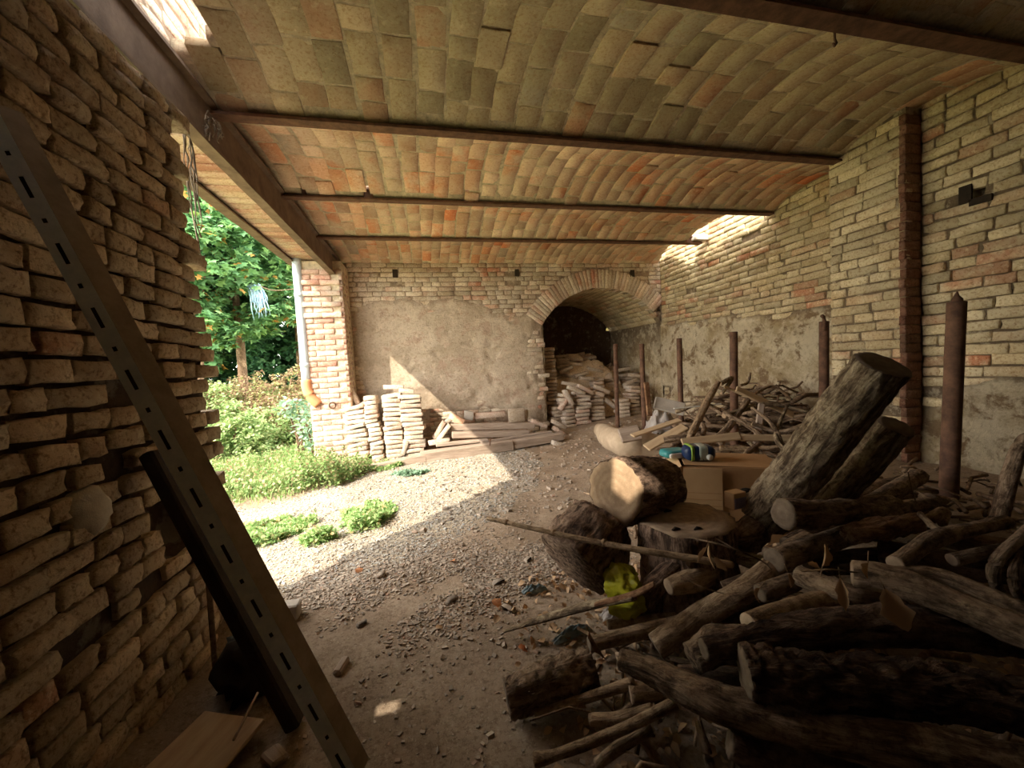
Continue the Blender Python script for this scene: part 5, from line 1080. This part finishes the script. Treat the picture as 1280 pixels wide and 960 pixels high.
def clump(name, cx, cy, rx, ry, n, lab, m='weed', h=(.02, .085), wd=.009):
    def g():
        a = r.uniform(0, 6.3); k = r.random()**.6*(1+.3*fb((math.cos(a)*2, math.sin(a)*2, cx), 1)); return cx+rx*k*math.cos(a)*(1+.2*math.sin(3*a)), cy+ry*k*math.sin(a)
    return carpet(name, int(n*1.6), g, M[m], lab, 0, h[1]*1.2, .02, .05)
def at0(px, py): p = Z(px, py, 0); return p.x, p.y
cx, cy = at0(345, 665); clump('weed_clump', cx, cy, .27, .34, 2400, 'round bright green weed clump on the gravel nearest the steel upright')
cx, cy = at0(462, 645); clump('weed_clump', cx, cy, .22, .36, 2200, 'green weed clump in the middle of the sunlit gravel')
cx, cy = at0(398, 678); clump('weed_clump', cx, cy, .12, .10, 400, 'tiny weed tuft on the gravel between the two clumps')
cx, cy = at0(480, 585); clump('weed_clump', cx, cy, .26, .20, 1300, 'leafy weeds growing at the feet of the brick stacks')
cx, cy = at0(515, 592); clump('weed_clump', cx, cy, .20, .12, 1500, 'blue green weeds before the heavy beam', 'leaf_blue')
cx, cy = at0(410, 600); clump('weed_clump', cx, cy, .45, .5, 4000, 'yellow green weeds around the foot of the pink pier', 'grass', (.08, .34))
cx, cy = at0(456, 568); clump('weed_clump', cx, cy, .10, .10, 500, 'tall weed sprigs before the first brick stack', 'weed', (.1, .3))
# leafy plants
LV = np.array([(0, 0, 0), (.35, .28, .05), (.72, .30, .02), (1, 0, -.05), (.72, -.30, .02), (.35, -.28, .05)], float); LF = np.array([(0, 1, 2, 3), (0, 3, 4, 5)])
MV = np.array([(0, 0, 0), (.10, .42, 0), (.42, .22, .03), (.55, .62, 0), (.70, .20, .02), (1.05, 0, -.06), (.70, -.20, .02), (.55, -.62, 0), (.42, -.22, .03), (.10, -.42, 0)], float)
MF = np.array([(0, 1, 2, 8), (0, 2, 8, 9), (2, 3, 4, 8), (4, 5, 6, 8), (4, 6, 7, 8)])
def foliage(name, blobs, n, size, m, parent, maple=False, seed=0, clumpy=.25):
    q = random.Random(seed); ms = []
    tot = sum(b[3]*b[3] for b in blobs); subs = []
    for (x, y, z, R_) in blobs:
        for _ in range(max(3, int(26*R_*R_/tot*6))):
            d = Vector((q.gauss(0, 1), q.gauss(0, 1), q.gauss(0, 1))).normalized()*R_*q.uniform(.65, 1); subs.append((x+d.x, y+d.y, z+d.z*.85, R_*clumpy))
    for i in range(n):
        x, y, z, R_ = q.choice(subs); d = Vector((q.gauss(0, .5), q.gauss(0, .5), q.gauss(0, .38)))*R_; p = Vector((x, y, z))+d
        s = size*q.uniform(.6, 1.25)
        ms.append(Matrix.Translation(p) @ Matrix.Rotation(q.uniform(0, 6.3), 4, 'Z') @ Matrix.Rotation(q.gauss(.35, .4), 4, 'Y') @ Matrix.Rotation(q.gauss(0, .4), 4, 'X') @ Matrix.Scale(s, 4))
    return link(name, batch(name, MV if maple else LV, MF if maple else LF, ms, m, False), parent)
def tree(lab, x, y, h_, blobs, n, size, m, maple=True, seed=1, tr=.09, name='tree', cat='tree', grp=None, lean=0):
    z = ground(x, y); t_ = tag(empty(name, (x, y, z)), lab, cat, grp)
    P = spline([Vector((0, 0, -.1)), Vector((lean*.4, .05, h_*.4)), Vector((lean, 0, h_*.85))], 14); v, f = tube_geo(P, lerp_list([tr*1.2, tr, tr*.5], 14), 12, .15, 5); link('trunk', mesh('trunk', v, f, M['bark']), t_)
    q = random.Random(seed)
    for k, b in enumerate(blobs[:5]):
        s_ = P[min(13, 5+k)]; v, f = tube_geo(spline([s_, (s_+Vector(b[:3]))/2+Vector((0, 0, .1)), Vector(b[:3])], 8), lerp_list([tr*.5, tr*.15], 8), 8, .1); link('bough', mesh('bough', v, f, M['bark_grey']), t_)
    foliage('foliage', blobs, n, size, M[m], t_, maple, seed); return t_
p = atY(300, 440, 10.5)
tree('maple tree with flecks of orange leaves, nearest in the opening', p.x, 10.5, 4.6, [(0, 0, 2.6, .8), (-.8, -.3, 3.2, .9), (.9, .1, 2.9, .9), (.1, -.4, 3.9, 1.1), (-.9, .2, 2.1, .7), (.9, -.2, 2.0, .6), (.2, -.6, 1.7, .5)], 9000, .17, 'leaf_tree', True, 3)
p = atY(262, 440, 9.5)
tree('leaning maple at the left of the opening beside the wall end', p.x-.3, 9.5, 4.4, [(-.3, 0, 2.7, .8), (.5, -.2, 3.3, .9), (-1., 0, 3.6, 1.), (.2, .2, 4.3, 1.), (.2, -.3, 2.0, .6)], 7000, .17, 'leaf_tree', True, 5, .07, lean=.3)
p = atY(352, 440, 12)
tree('dark tree filling the opening behind the downpipe', p.x+.4, 12.2, 5.4, [(0, 0, 2.0, 1.), (.9, 0, 3.0, 1.2), (-1, .2, 3.2, 1.2), (.2, 0, 4.5, 1.3), (-1.5, 0, 1.8, 1.)], 8000, .20, 'leaf_dark', True, 7)
for i, (x, y, s, lab) in enumerate(((-8.2, 12.5, 1., 'dark tree farther left beyond the leaning maple'), (-5.6, 15.5, 1.25, 'tall dark tree at the back of the meadow'), (-2.2, 15., 1.2, 'tall dark tree behind the pink pier'), (-9., 17., 1.3, 'tall tree closing the left of the meadow'))):
    tree(lab, x, y, 6*s, [(0, 0, 2.2*s, 1.4*s), (1.2*s, 0, 3.4*s, 1.4*s), (-1.2*s, 0, 3.4*s, 1.5*s), (0, 0, 5*s, 1.7*s), (-1.5, 0, 1.4, 1.3), (1.5, 0, 1.3, 1.3)], 8000, .24, 'leaf_dark' if i % 2 else 'leaf_tree', True, 20+i, .14)
def shrub(lab, px, py, y, blobs, n, size, m, seed, grp=None, maple=False):
    p = atY(px, py, y); z = ground(p.x, y); o = tag(empty('bush', (p.x, y, z)), lab, 'bush', grp); foliage('foliage', blobs, n, size, M[m], o, maple, seed)
    for k in range(4):
        b = blobs[k % len(blobs)]; v, f = tube_geo(spline([Vector((.05*k-.1, 0, 0)), Vector((b[0]*.5, b[1]*.5, b[2]*.5)), Vector(b[:3])], 6), [.014]*6, 6); link('stem', mesh('stem', v, f, M['bark']), o)
    return o
shrub('bright green leafy bush in the grass next to the wall end', 290, 520, 7.2, [(0, 0, .40, .40), (.35, 0, .3, .3), (-.3, 0, .35, .35), (.05, 0, .7, .28)], 3500, .07, 'leaf_bush', 41)
shrub('light green bush in the middle of the slope', 340, 510, 8.0, [(0, 0, .35, .4), (.4, 0, .3, .35), (-.4, 0, .3, .35)], 3000, .06, 'leaf_bush', 42)
shrub('blue green plant below the orange pipe bend', 392, 535, 6.6, [(0, 0, .35, .22), (-.1, 0, .55, .18)], 220, .09, 'leaf_blue', 43)
shrub('blue green plant beside the downpipe', 372, 490, 7.0, [(0, 0, .75, .22), (-.18, 0, .85, .18)], 200, .09, 'leaf_blue', 44)
shrub('brown dry undergrowth below the maple trunk', 290, 470, 9.4, [(0, 0, .4, .5), (.7, 0, .4, .5), (-.7, 0, .5, .5), (.3, 0, .8, .35)], 4500, .06, 'leaf_dry', 45)
shrub('brown dry undergrowth left of the downpipe', 350, 460, 9.0, [(0, 0, .4, .5), (.5, 0, .5, .5), (-.5, 0, .4, .45), (.2, 0, 1.0, .35)], 4500, .06, 'leaf_dry', 46)
shrub('tall mixed weeds behind the downpipe', 400, 500, 8.4, [(0, 0, .4, .5), (.4, 0, .5, .5), (-.5, 0, .4, .45)], 3000, .06, 'leaf_dry', 47)
shrub('dense green thicket at the left rim of the meadow', 255, 500, 8.8, [(0, 0, .5, .6), (-.8, 0, .6, .6), (.3, 0, .4, .4)], 3500, .07, 'leaf_bush', 48)
for i in range(6):
    x = -9.5+i*1.7; o = tag(empty('bush', (x, 13.6, ground(x, 13.6))), ['leftmost', 'second from the left', 'third from the left', 'third from the right', 'second from the right', 'rightmost'][i]+' dark hedge bush in the row under the back trees', 'bush', 'hedge bushes under the back trees'); foliage('foliage', [(0, 0, .9, .9), (.6, 0, 1.5, .8), (-.6, 0, .6, .8)], 2600, .16, M['leaf_dark'], o, True, 60+i)
# faded rag on a line in the tree
p = atY(318, 358, 9.6); V_, F_ = [], []
for k in range(34):
    q0 = Vector((r.uniform(-.16, .12), r.uniform(-.05, .05), r.uniform(.0, .06))); L = r.uniform(.15, .75); pts = [q0, q0+Vector((.05, 0, -L*.3)), q0+Vector((.08+r.uniform(-.06, .06), 0, -L*.7)), q0+Vector((.12+r.uniform(-.08, .08), 0, -L))]
    v, f = tube_geo(pts, [.012, .018, .014, .005], 5, .3, 20); o_ = len(V_); V_ += v; F_ += [tuple(z_+o_ for z_ in p_) for p_ in f]
tag(link('rag', mesh('rag', V_, F_, M['rag']), None, p), 'torn pale blue rag hanging from a wire in the trees', 'rag')
a, b_ = p+Vector((-.9, 0, .35)), atY(372, 361, 6.2)
tag(link('wire', mesh('wire', *tube_geo(spline([a, p+Vector((0, 0, .05)), (p+b_)/2-Vector((0, 0, .05)), b_], 16), [.006]*16, 5), M['bark'])), 'thin wire from the downpipe to the trees holding the rag', 'wire')
shrub('tall dark bush filling the gap between trunk and downpipe', 355, 455, 13.2, [(0, 0, .8, .9), (.3, 0, 1.8, .9), (-.6, 0, 1.4, .8), (.9, 0, 1.2, .8)], 4200, .15, 'leaf_dark', 91)
